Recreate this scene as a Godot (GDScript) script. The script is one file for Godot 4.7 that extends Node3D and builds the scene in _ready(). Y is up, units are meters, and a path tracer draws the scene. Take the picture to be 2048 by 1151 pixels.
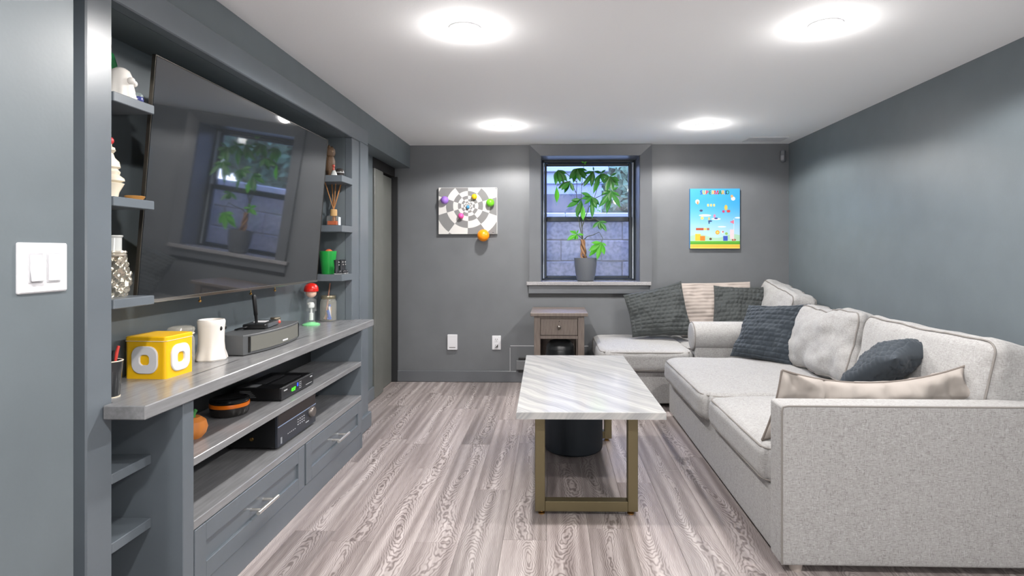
extends Node3D
# A dark-painted basement lounge: built-in media wall on the left, window and nightstand at the back, sectional sofa on the right.
# Metres, y up; the camera stands at x = 0, z = 0 and looks along -z.

var MT := {}
var group_id := 1
var rng := RandomNumberGenerator.new()

func _ready() -> void:
	rng.seed = 71
	# ---- camera
	var cam := Camera3D.new()
	cam.name = "camera"
	add_child(cam)
	var f := 1150.0
	var near := 0.05
	var yaw := deg_to_rad(1.5)
	cam.position = Vector3(0, 1.21, 0)
	cam.rotation.y = yaw
	cam.projection = Camera3D.PROJECTION_FRUSTUM
	cam.keep_aspect = Camera3D.KEEP_HEIGHT
	cam.near = near
	cam.far = 100.0
	cam.size = near * 1151.0 / f
	cam.frustum_offset = Vector2((1024.0 - (1103.0 - f * tan(yaw))) / f * near, (503.0 - 575.5) / f * near)
	cam.current = true
	# ---- sky, exposure
	var env := Environment.new()
	var sky := Sky.new()
	var sm := ProceduralSkyMaterial.new()
	sm.sky_top_color = Color(0.58, 0.70, 0.98)
	sm.sky_horizon_color = Color(0.86, 0.90, 1.0)
	sm.ground_bottom_color = Color(0.30, 0.30, 0.32)
	sm.ground_horizon_color = Color(0.6, 0.62, 0.68)
	sm.sky_energy_multiplier = 3.2
	sky.sky_material = sm
	env.background_mode = Environment.BG_SKY
	env.sky = sky
	env.tonemap_mode = Environment.TONE_MAPPER_LINEAR
	env.tonemap_exposure = EXPOSURE
	env.sdfgi_enabled = true
	env.ssao_enabled = true
	env.ssil_enabled = true
	var we := WorldEnvironment.new()
	we.name = "environment"
	we.environment = env
	add_child(we)
	make_materials()
	room()
	downlights()
	floor_planks()
	window_and_outside()
	media_wall()
	television()
	shelf_things()
	counter_things()
	cabinet_things()
	back_wall_things()
	plant()
	nightstand()
	coffee_table()
	sofas()
	pillows()

const EXPOSURE := 1.0
const LAMP := 3.0       # energy of each ceiling downlight
const SPILL := 0.11
const FILL_LAMP := 2.0    # energy of each added globe fill lamp, unseen behind the camera

# ---------------------------------------------------------------- helpers
func mb() -> SurfaceTool:
	var s := SurfaceTool.new()
	s.begin(Mesh.PRIMITIVE_TRIANGLES)
	return s

func smooth(s: SurfaceTool) -> void:
	group_id += 1
	s.set_smooth_group(group_id)

func flat(s: SurfaceTool) -> void:
	s.set_smooth_group(-1)

func fresh(called: String, parent: Node) -> String:
	var n := called
	var k := 0
	while parent.has_node(NodePath(n)):
		k += 1
		n = "%s_%03d" % [called, k]
	return n

func obj(called: String, s: SurfaceTool, m: Material, parent: Node = null) -> MeshInstance3D:
	s.generate_normals()
	s.index()
	var o := MeshInstance3D.new()
	var p: Node = parent if parent else self
	o.mesh = s.commit()
	o.material_override = m
	return put(called, o, p)

func put(called: String, o: Node3D, p: Node) -> Node3D:
	o.name = fresh(called, p)
	p.add_child(o, true)
	return o

func again(called: String, src: MeshInstance3D, at: Vector3, parent: Node, m: Material = null) -> MeshInstance3D:
	var o := MeshInstance3D.new()
	o.mesh = src.mesh
	o.material_override = m if m else src.material_override
	o.position = at
	return put(called, o, parent)

func tag(o: Node3D, label: String, category: String, group := "") -> Node3D:
	o.set_meta("label", label)
	o.set_meta("category", category)
	if group != "":
		o.set_meta("group", group)
	return o

func thing(called: String, label: String, category: String, at := Vector3.ZERO, turn := 0.0, group := "") -> Node3D:
	var o := Node3D.new()
	o.position = at
	o.rotation_degrees.y = turn
	put(called, o, self)
	return tag(o, label, category, group)

func struct(called: String, s: SurfaceTool, m: Material, parent: Node = null) -> MeshInstance3D:
	var o := obj(called, s, m, parent)
	if parent == null:
		o.set_meta("kind", "structure")
	return o

func struct_node(called: String, at := Vector3.ZERO) -> Node3D:
	var o := Node3D.new()
	o.position = at
	put(called, o, self)
	o.set_meta("kind", "structure")
	return o

# a, b, c counter-clockwise seen from outside; Godot's front faces run clockwise
func tri(s: SurfaceTool, a: Vector3, b: Vector3, c: Vector3) -> void:
	s.add_vertex(a)
	s.add_vertex(c)
	s.add_vertex(b)

func tri_out(s: SurfaceTool, a: Vector3, b: Vector3, c: Vector3, inside: Vector3) -> void:
	if (b - a).cross(c - a).dot((a + b + c) / 3.0 - inside) < 0.0:
		tri(s, a, c, b)
	else:
		tri(s, a, b, c)

func quad_out(s: SurfaceTool, a: Vector3, b: Vector3, c: Vector3, d: Vector3, inside: Vector3) -> void:
	tri_out(s, a, b, c, inside)
	tri_out(s, a, c, d, inside)

func tri_uv(s: SurfaceTool, p: Array, t: Array, inside: Vector3) -> void:
	var o := [0, 2, 1]
	if (p[1] - p[0]).cross(p[2] - p[0]).dot((p[0] + p[1] + p[2]) / 3.0 - inside) < 0.0:
		o = [0, 1, 2]
	for k in o:
		s.set_uv(t[k])
		s.add_vertex(p[k])

func quad_uv(s: SurfaceTool, p: Array, t: Array, inside: Vector3) -> void:
	tri_uv(s, [p[0], p[1], p[2]], [t[0], t[1], t[2]], inside)
	tri_uv(s, [p[0], p[2], p[3]], [t[0], t[2], t[3]], inside)

# a box with chamfered edges
func box(s: SurfaceTool, lo: Vector3, hi: Vector3, bev := 0.0, x := Transform3D()) -> void:
	flat(s)
	var l := lo.min(hi)
	var h := hi.max(lo)
	var c := x * ((l + h) / 2.0)
	if bev <= 0.0:
		for a in 3:
			var b := (a + 1) % 3
			var d := (a + 2) % 3
			for e in 2:
				var v := []
				for k in [[0, 0], [1, 0], [1, 1], [0, 1]]:
					var p := Vector3()
					p[a] = h[a] if e else l[a]
					p[b] = h[b] if k[0] else l[b]
					p[d] = h[d] if k[1] else l[d]
					v.append(x * p)
				quad_out(s, v[0], v[1], v[2], v[3], c)
		return
	bev = minf(bev, 0.49 * minf(h.x - l.x, minf(h.y - l.y, h.z - l.z)))
	# corner vertices: key (sx, sy, sz, axis)
	var vert := func(sg: Vector3i, axis: int) -> Vector3:
		var p := Vector3()
		for k in 3:
			var i := 0.0 if k == axis else bev
			p[k] = h[k] - i if sg[k] else l[k] + i
		return x * p
	for a in 3:
		var b := (a + 1) % 3
		var d := (a + 2) % 3
		for e in 2:
			var v := []
			for k in [[0, 0], [1, 0], [1, 1], [0, 1]]:
				var sg := Vector3i()
				sg[a] = e
				sg[b] = k[0]
				sg[d] = k[1]
				v.append(vert.call(sg, a))
			quad_out(s, v[0], v[1], v[2], v[3], c)
		# edges along axis a
		for i in 2:
			for j in 2:
				var g0 := Vector3i()
				g0[b] = i
				g0[d] = j
				var g1 := g0
				g1[a] = 1
				quad_out(s, vert.call(g0, b), vert.call(g1, b), vert.call(g1, d), vert.call(g0, d), c)
	for i in 8:
		var g := Vector3i(i & 1, (i >> 1) & 1, (i >> 2) & 1)
		tri_out(s, vert.call(g, 0), vert.call(g, 1), vert.call(g, 2), c)

# a surface over [0,1] x [0,1]; fn(u, v) -> Vector3; du x dv points outwards
func sheet(s: SurfaceTool, nu: int, nv: int, fn: Callable, uv := false, flip := false) -> void:
	var row := []
	for j in nv + 1:
		var now := []
		for i in nu + 1:
			now.append(fn.call(float(i) / nu, float(j) / nv))
		if j > 0:
			for i in nu:
				var p := [row[i], row[i + 1], now[i + 1], now[i]]
				var t := [Vector2(i, j - 1), Vector2(i + 1, j - 1), Vector2(i + 1, j), Vector2(i, j)]
				var o := [0, 2, 1, 0, 3, 2] if not flip else [0, 1, 2, 0, 2, 3]
				for k in o:
					if uv:
						s.set_uv(Vector2(t[k].x / nu, t[k].y / nv))
					s.add_vertex(p[k])
		row = now

# a turned shape; profile of (radius, height) from the bottom, outside to inside
func lathe(s: SurfaceTool, prof: Array, at := Vector3.ZERO, seg := 28, x := Transform3D(), wobble = null) -> void:
	smooth(s)
	for i in prof.size() - 1:
		var a: Vector2 = prof[i]
		var b: Vector2 = prof[i + 1]
		if i > 0 and absf((a - prof[i - 1]).angle_to(b - a)) > 0.6:
			smooth(s)
		for k in seg:
			var v := []
			for q in [[a, k + 1], [a, k], [b, k], [b, k + 1]]:
				var t: float = TAU * (q[1] % seg) / seg
				var r: float = q[0].x
				if wobble != null:
					r *= wobble.call(t, q[0].y)
				v.append(x * (at + Vector3(r * cos(t), q[0].y, r * sin(t))))
			if a.x > 1e-6:
				tri(s, v[0], v[1], v[2])
			if b.x > 1e-6:
				tri(s, v[0], v[2], v[3])

# a round bar along points; r is a number or one radius per point
func tube(s: SurfaceTool, pts: Array, r, seg := 10, closed := false) -> void:
	var n := pts.size()
	var rings := []
	var side := Vector3.ZERO
	for i in n:
		var d: Vector3
		if closed:
			d = pts[(i + 1) % n] - pts[(i + n - 1) % n]
		else:
			d = pts[mini(i + 1, n - 1)] - pts[maxi(i - 1, 0)]
		d = d.normalized()
		if side == Vector3.ZERO:
			side = d.cross(Vector3.UP if absf(d.y) < 0.9 else Vector3.RIGHT).normalized()
		else:
			side = (side - d * side.dot(d)).normalized()
		var up := d.cross(side)
		var rad: float = r[i] if r is Array else r
		var ring := []
		for k in seg:
			var t := TAU * k / seg
			ring.append(pts[i] + (side * cos(t) + up * sin(t)) * rad)
		rings.append(ring)
	smooth(s)
	for i in (n if closed else n - 1):
		var a = rings[i]
		var b = rings[(i + 1) % n]
		var c: Vector3 = (pts[i] + pts[(i + 1) % n]) / 2.0
		for k in seg:
			quad_out(s, a[k], a[(k + 1) % seg], b[(k + 1) % seg], b[k], c)
	if not closed:
		smooth(s)
		for e in [0, n - 1]:
			var other: Vector3 = pts[1] if e == 0 else pts[n - 2]
			for k in seg:
				tri_out(s, pts[e], rings[e][k], rings[e][(k + 1) % seg], other)

# an outline (counter-clockwise) in the xy plane pushed from z = 0 to z = depth, then placed by x
func slab(s: SurfaceTool, poly: PackedVector2Array, depth: float, x := Transform3D(), bev := 0.0) -> void:
	flat(s)
	if Geometry2D.is_polygon_clockwise(poly):
		poly.reverse()
	var top := poly
	if bev > 0.0:
		var o := Geometry2D.offset_polygon(poly, -bev)
		if o.size() == 1 and o[0].size() == poly.size():
			top = o[0]
			var best := 0
			for k in top.size():
				if top[k].distance_to(poly[0]) < top[best].distance_to(poly[0]):
					best = k
			top = top.slice(best) + top.slice(0, best)
		else:
			bev = 0.0
	var ix := Geometry2D.triangulate_polygon(top)
	for k in ix.size() / 3:
		var a := top[ix[k * 3]]
		var b := top[ix[k * 3 + 1]]
		var c := top[ix[k * 3 + 2]]
		if (b - a).cross(c - a) < 0.0:
			var q := b
			b = c
			c = q
		tri(s, x * Vector3(a.x, a.y, depth), x * Vector3(b.x, b.y, depth), x * Vector3(c.x, c.y, depth))
	ix = Geometry2D.triangulate_polygon(poly)
	for k in ix.size() / 3:
		var a := poly[ix[k * 3]]
		var b := poly[ix[k * 3 + 1]]
		var c := poly[ix[k * 3 + 2]]
		if (b - a).cross(c - a) < 0.0:
			var q := b
			b = c
			c = q
		tri(s, x * Vector3(a.x, a.y, 0), x * Vector3(c.x, c.y, 0), x * Vector3(b.x, b.y, 0))
	var n := poly.size()
	for i in n:
		var j := (i + 1) % n
		var a := poly[i]
		var b := poly[j]
		var d := depth - bev
		tri(s, x * Vector3(a.x, a.y, 0), x * Vector3(b.x, b.y, 0), x * Vector3(b.x, b.y, d))
		tri(s, x * Vector3(a.x, a.y, 0), x * Vector3(b.x, b.y, d), x * Vector3(a.x, a.y, d))
		if bev > 0.0:
			var a2 := top[i]
			var b2 := top[j]
			tri(s, x * Vector3(a.x, a.y, d), x * Vector3(b.x, b.y, d), x * Vector3(b2.x, b2.y, depth))
			tri(s, x * Vector3(a.x, a.y, d), x * Vector3(b2.x, b2.y, depth), x * Vector3(a2.x, a2.y, depth))

# a soft upholstered block: rounded edges, crowned faces, slight creases. fn(p, n) may move each point further
func soft_box(s: SurfaceTool, lo: Vector3, hi: Vector3, r: float, seg := 20, fn = null, x := Transform3D()) -> void:
	smooth(s)
	var c := (lo + hi) / 2.0
	var half := (hi - lo) / 2.0
	r = minf(r, minf(half.x, minf(half.y, half.z)) * 0.999)
	for a in 3:
		var b := (a + 1) % 3
		var d := (a + 2) % 3
		for e in [-1.0, 1.0]:
			var at := func(u: float, v: float) -> Vector3:
				var p := Vector3()
				p[a] = half[a] * e
				p[b] = spread(u, half[b], r)
				p[d] = spread(v, half[d], r)
				var core := p.clamp(-half + Vector3.ONE * r, half - Vector3.ONE * r)
				var n := (p - core).normalized()
				var q := core + n * r
				if fn != null:
					q = fn.call(q, n, half)
				return x * (c + q)
			sheet(s, seg, seg, at, false, e < 0.0)

func spread(u: float, half: float, r: float) -> float:
	# more points in the rounded edge
	var t := u * 2.0 - 1.0
	var k := absf(t)
	var m := 0.6
	var q: float
	if k < m:
		q = k / m * (half - r)
	else:
		q = half - r + r * tan((k - m) / (1.0 - m) * PI / 4.0)
	return q * signf(t)

func rounded_rect(w: float, h: float, r: float, n := 5) -> PackedVector2Array:
	var out := PackedVector2Array()
	for k in 4:
		var c := Vector2((w / 2 - r) * [1, -1, -1, 1][k], (h / 2 - r) * [1, 1, -1, -1][k])
		for i in n + 1:
			var t := PI / 2 * (k + float(i) / n)
			out.append(c + Vector2(cos(t), sin(t)) * r)
	return out

func ball(s: SurfaceTool, at: Vector3, r: float, seg := 20, squash := 1.0, x := Transform3D()) -> void:
	var prof := []
	var n := maxi(6, seg / 2)
	for i in n + 1:
		var t := -PI / 2 + PI * i / n
		prof.append(Vector2(0.0 if i == 0 or i == n else r * cos(t), r * sin(t) * squash))
	lathe(s, prof, at, seg, x)

func words(called: String, text: String, height: float, m: Material, parent: Node, x: Transform3D, depth := 0.0015) -> MeshInstance3D:
	var t := TextMesh.new()
	t.text = text
	var fnt := SystemFont.new()
	fnt.font_names = PackedStringArray(["Droid Sans"])
	fnt.font_weight = 700
	t.font = fnt
	t.font_size = 64
	t.pixel_size = height / 64.0 * 1.38
	t.depth = depth
	var o := MeshInstance3D.new()
	o.mesh = t
	o.material_override = m
	put(called, o, parent)
	o.transform = x
	return o

# ---------------------------------------------------------------- materials
func mat(c: Color, rough := 0.6, metal := 0.0) -> StandardMaterial3D:
	var m := StandardMaterial3D.new()
	m.albedo_color = c
	m.roughness = rough
	m.metallic = metal
	return m

func rgb(r: int, g: int, b: int) -> Color:
	return Color8(r, g, b)

func noise_tex(freq: float, size := 512, kind := FastNoiseLite.TYPE_SIMPLEX_SMOOTH, oct := 4, sd := 3, ramp: Gradient = null) -> NoiseTexture2D:
	var n := FastNoiseLite.new()
	n.noise_type = kind
	n.frequency = freq
	n.fractal_octaves = oct
	n.seed = sd
	var t := NoiseTexture2D.new()
	t.width = size
	t.height = size
	t.seamless = true
	t.noise = n
	if ramp:
		t.color_ramp = ramp
	return t

func ramp(stops: Array) -> Gradient:
	var g := Gradient.new()
	var o := PackedFloat32Array()
	var c := PackedColorArray()
	for s in stops:
		o.append(s[0])
		c.append(s[1])
	g.offsets = o
	g.colors = c
	return g

func tri_map(m: StandardMaterial3D, scale: float) -> void:
	m.uv1_triplanar = true
	m.uv1_world_triplanar = true
	m.uv1_scale = Vector3.ONE * scale

func picture(w: int, h: int, fn: Callable) -> ImageTexture:
	var d := PackedByteArray()
	d.resize(w * h * 3)
	var k := 0
	for j in h:
		for i in w:
			var c: Color = fn.call(i, j)
			d[k] = clampi(int(c.r * 255.0), 0, 255)
			d[k + 1] = clampi(int(c.g * 255.0), 0, 255)
			d[k + 2] = clampi(int(c.b * 255.0), 0, 255)
			k += 3
	return ImageTexture.create_from_image(Image.create_from_data(w, h, false, Image.FORMAT_RGB8, d))

func noise(freq: float, sd: int, oct := 1) -> FastNoiseLite:
	var n := FastNoiseLite.new()
	n.noise_type = FastNoiseLite.TYPE_SIMPLEX_SMOOTH
	n.frequency = freq
	n.seed = sd
	n.fractal_type = FastNoiseLite.FRACTAL_FBM if oct > 1 else FastNoiseLite.FRACTAL_NONE
	n.fractal_octaves = oct
	return n

# woven heather: short threads in two directions, tiling
func weave_picture(a: Color, b: Color, c: Color, size: int, sd: int, slub: float) -> ImageTexture:
	var r := RandomNumberGenerator.new()
	r.seed = sd
	var val := PackedFloat32Array()
	val.resize(size * size)
	val.fill(0.5)
	for k in int(size * size / 9.0):
		var horizontal := r.randf() < 0.62
		var ln := int(r.randf_range(4.0, 4.0 + slub))
		var x0 := r.randi() % size
		var y0 := r.randi() % size
		var v := r.randfn(0.0, 0.17)
		for q in ln:
			var xx := (x0 + q) % size if horizontal else x0
			var yy := y0 if horizontal else (y0 + q) % size
			val[yy * size + xx] += v
	return picture(size, size, func(i, j):
		var v: float = clampf(val[j * size + i], 0.0, 1.0)
		return a.lerp(b, v * 2.0) if v < 0.5 else b.lerp(c, v * 2.0 - 1.0))

func make_materials() -> void:
	# paint: charcoal eggshell with the faint relief and uneven sheen of a roller
	var relief := noise_tex(0.12, 512, FastNoiseLite.TYPE_SIMPLEX_SMOOTH, 3, 11)
	var sheen := noise_tex(0.008, 512, FastNoiseLite.TYPE_SIMPLEX_SMOOTH, 5, 12, ramp([[0.0, Color(0.92, 0.92, 0.92)], [1.0, Color(1, 1, 1)]]))
	var mottled := noise_tex(0.006, 512, FastNoiseLite.TYPE_SIMPLEX_SMOOTH, 5, 15, ramp([[0.0, Color(0.95, 0.95, 0.95)], [1.0, Color(1, 1, 1)]]))
	for it in [["wall", rgb(107, 110, 113), 0.46], ["side_wall", rgb(103, 112, 117), 0.44], ["cabinet", rgb(103, 111, 118), 0.32], ["trim", rgb(98, 101, 105), 0.32], ["door", rgb(104, 106, 102), 0.45]]:  # side_wall is the same paint with the bluish light tinted in
		var m := mat(it[1], it[2])
		if it[0].ends_with("wall"):
			m.heightmap_enabled = true
			m.heightmap_texture = relief
			m.heightmap_scale = 0.01
		m.albedo_texture = mottled
		m.roughness_texture = sheen
		tri_map(m, 1.1)
		MT[it[0]] = m
	MT.cabinet_top = mat(rgb(142, 143, 145), 0.24)  # dark wood lightened: its gloss and reflected light put into the colour
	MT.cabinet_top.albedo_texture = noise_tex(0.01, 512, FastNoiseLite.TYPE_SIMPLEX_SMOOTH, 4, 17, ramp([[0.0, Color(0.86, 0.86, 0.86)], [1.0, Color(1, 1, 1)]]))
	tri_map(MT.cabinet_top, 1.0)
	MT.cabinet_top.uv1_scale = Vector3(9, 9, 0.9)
	MT.niche = mat(rgb(50, 52, 54), 0.4)  # cabinet back: shade inside the open bays put into a darker colour
	MT.ceiling = mat(rgb(247, 248, 249), 0.85)
	MT.ceiling.heightmap_enabled = true
	MT.ceiling.heightmap_texture = relief
	MT.ceiling.heightmap_scale = 0.02
	tri_map(MT.ceiling, 1.0)
	MT.white = mat(rgb(216, 216, 219), 0.35)
	MT.switch_frame = mat(rgb(186, 186, 190), 0.4)
	MT.caulk = mat(rgb(190, 190, 192), 0.6)
	MT.black = mat(rgb(22, 23, 25), 0.35)
	MT.black_gloss = mat(rgb(14, 15, 16), 0.08)
	MT.frame = mat(rgb(34, 44, 54), 0.35)
	MT.liner = mat(rgb(205, 212, 220), 0.45)
	MT.dark_gap = mat(rgb(16, 16, 17), 0.8)
	MT.steel = mat(rgb(226, 222, 216), 0.34, 0.9)
	MT.bronze = mat(rgb(112, 102, 76), 0.42, 0.6)
	MT.brass = mat(rgb(190, 150, 90), 0.3, 1.0)
	MT.pane = mat(Color(0.95, 0.97, 1.0, 0.05), 0.02)
	MT.pane.transparency = BaseMaterial3D.TRANSPARENCY_ALPHA
	MT.glass = mat(Color(0.97, 0.98, 0.96, 0.06), 0.03)
	MT.glass.transparency = BaseMaterial3D.TRANSPARENCY_ALPHA
	MT.glass_shade = mat(Color(0.88, 0.87, 0.82, 0.22), 0.05)
	MT.glass_shade.transparency = BaseMaterial3D.TRANSPARENCY_ALPHA
	MT.chrome = mat(rgb(205, 200, 190), 0.12, 1.0)
	MT.ceramic = mat(rgb(232, 228, 222), 0.25)
	MT.cream = mat(rgb(222, 212, 192), 0.5)
	MT.screen = mat(rgb(36, 39, 42), 0.04)
	MT.screen.metallic_specular = 1.0
	MT.screen.clearcoat_enabled = true
	MT.screen.clearcoat = 1.0
	MT.screen.clearcoat_roughness = 0.03
	MT.plank_tex = plank_picture()
	for k in 3:
		var m := mat([rgb(228, 226, 225), rgb(254, 252, 251), rgb(242, 239, 238)][k], 0.33)
		m.albedo_texture = MT.plank_tex
		m.heightmap_enabled = true
		m.heightmap_texture = MT.plank_tex
		m.heightmap_scale = 0.03
		MT["plank%d" % k] = m
	MT.tweed_tex = weave_picture(rgb(128, 122, 117), rgb(176, 171, 166), rgb(208, 204, 200), 512, 5, 9.0)
	MT.sofa = mat(rgb(230, 235, 240), 0.95)
	MT.sofa.albedo_texture = MT.tweed_tex
	MT.sofa.heightmap_enabled = true
	MT.sofa.heightmap_texture = MT.tweed_tex
	MT.sofa.heightmap_scale = 0.12
	MT.sofa.rim_enabled = true
	MT.sofa.rim = 0.25
	tri_map(MT.sofa, 1.7)
	MT.piping = mat(rgb(128, 124, 120), 0.9)
	MT.piping_light = mat(rgb(116, 108, 102), 0.9)
	MT.cord = mat(rgb(168, 158, 151), 0.95)
	MT.cord.rim_enabled = true
	MT.cord.rim = 0.3
	MT.lumbar = mat(rgb(158, 151, 145), 0.9)
	MT.velvet = mat(rgb(58, 62, 62), 0.85)
	MT.velvet.rim_enabled = true
	MT.velvet.rim = 0.35
	MT.velvet_blue = mat(rgb(46, 54, 62), 0.85)
	MT.velvet_blue.rim_enabled = true
	MT.velvet_blue.rim = 0.35
	MT.velvet_blue.rim_tint = 0.3
	var marble := marble_picture()
	MT.marble = mat(rgb(255, 255, 255), 0.12)
	MT.marble.albedo_texture = marble
	MT.marble.uv1_scale = Vector3.ONE
	MT.night = mat(rgb(122, 110, 102), 0.5)
	MT.night.albedo_texture = noise_tex(0.02, 256, FastNoiseLite.TYPE_SIMPLEX_SMOOTH, 4, 8, ramp([[0.0, Color(0.8, 0.8, 0.8)], [1.0, Color(1, 1, 1)]]))
	MT.night.uv1_triplanar = true
	MT.night.uv1_scale = Vector3(20, 1.5, 4)
	MT.granite = mat(rgb(255, 255, 255), 0.2)
	MT.granite.albedo_texture = noise_tex(0.12, 512, FastNoiseLite.TYPE_CELLULAR, 3, 9, ramp([[0.0, rgb(60, 58, 60)], [0.4, rgb(140, 138, 140)], [0.7, rgb(190, 188, 188)], [1.0, rgb(86, 82, 84)]]))
	tri_map(MT.granite, 3.0)
	MT.leaf = mat(rgb(36, 92, 26), 0.42)
	MT.leaf.backlight_enabled = true
	MT.leaf.backlight = Color(0.16, 0.42, 0.07)
	MT.leaf_young = mat(rgb(70, 140, 30), 0.42)
	MT.leaf_young.backlight_enabled = true
	MT.leaf_young.backlight = Color(0.35, 0.7, 0.12)
	MT.stem = mat(rgb(70, 76, 50), 0.7)
	MT.bark = mat(rgb(140, 104, 74), 0.8)

# cathedral grain of six planks side by side (u across six strips, v along 1.22 m)
func plank_picture() -> ImageTexture:
	var strips := 6
	var w := 128 * strips
	var h := 1024
	var n1 := noise(1.0, 21)
	var n2 := noise(1.0, 22)
	var n3 := noise(1.0, 23, 2)
	var dark := rgb(106, 97, 95)
	var mid := rgb(156, 147, 145)
	var light := rgb(206, 199, 197)
	return picture(w, h, func(i, j):
		var k: int = i / 128
		var x: float = (i % 128) / 128.0 * 0.18
		var y: float = j / 1024.0 * 1.22
		var xc: float = 0.09 + 0.06 * n1.get_noise_2d(y * 1.1, k * 17.0)
		var hh: float = 0.034 + 0.05 * n2.get_noise_2d(y * 1.6, k * 9.0 + 3.0)
		var wob: float = 0.0022 * n2.get_noise_2d(x * 45.0, y * 22.0 + k * 40.0)
		var r: float = sqrt((x - xc) * (x - xc) + hh * hh) + wob
		var ph: float = fposmod(r / 0.0062, 1.0)
		var ring: float = smoothstep(0.0, 0.30, ph) * (1.0 - smoothstep(0.62, 1.0, ph))
		var near: float = 1.0 - smoothstep(0.012, 0.07, absf(x - xc))
		var fine: float = n3.get_noise_2d(x * 420.0, y * 9.0 + k * 31.0)
		var band: float = n1.get_noise_2d(x * 26.0 + k * 77.0, y * 0.8)
		var v: float = 0.50 + (0.16 + 0.34 * near) * (ring - 0.5) + 0.16 * fine + 0.26 * band
		v = clampf(v, 0.0, 1.0)
		return dark.lerp(mid, v * 2.0) if v < 0.5 else mid.lerp(light, v * 2.0 - 1.0))

func marble_picture() -> ImageTexture:
	var n1 := noise(1.0, 31, 3)
	var n2 := noise(1.0, 32, 3)
	var a := rgb(140, 143, 146)
	var b := rgb(178, 178, 177)
	var c := rgb(206, 204, 200)
	return picture(512, 1024, func(i, j):
		var x: float = i / 512.0 * 0.65
		var y: float = j / 1024.0 * 1.4
		var warp: float = 0.05 * n2.get_noise_2d(x * 3.0, y * 3.0)
		var across: float = x * 0.80 - y * 0.60 + warp * 0.5
		var along: float = x * 0.60 + y * 0.80
		var v: float = 0.52 + 0.38 * n1.get_noise_2d(along * 0.8, across * 15.0) + 0.22 * n2.get_noise_2d(along * 1.8, across * 60.0)
		v = clampf(v, 0.0, 1.0)
		return a.lerp(b, v * 2.0) if v < 0.5 else b.lerp(c, v * 2.0 - 1.0))

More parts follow.
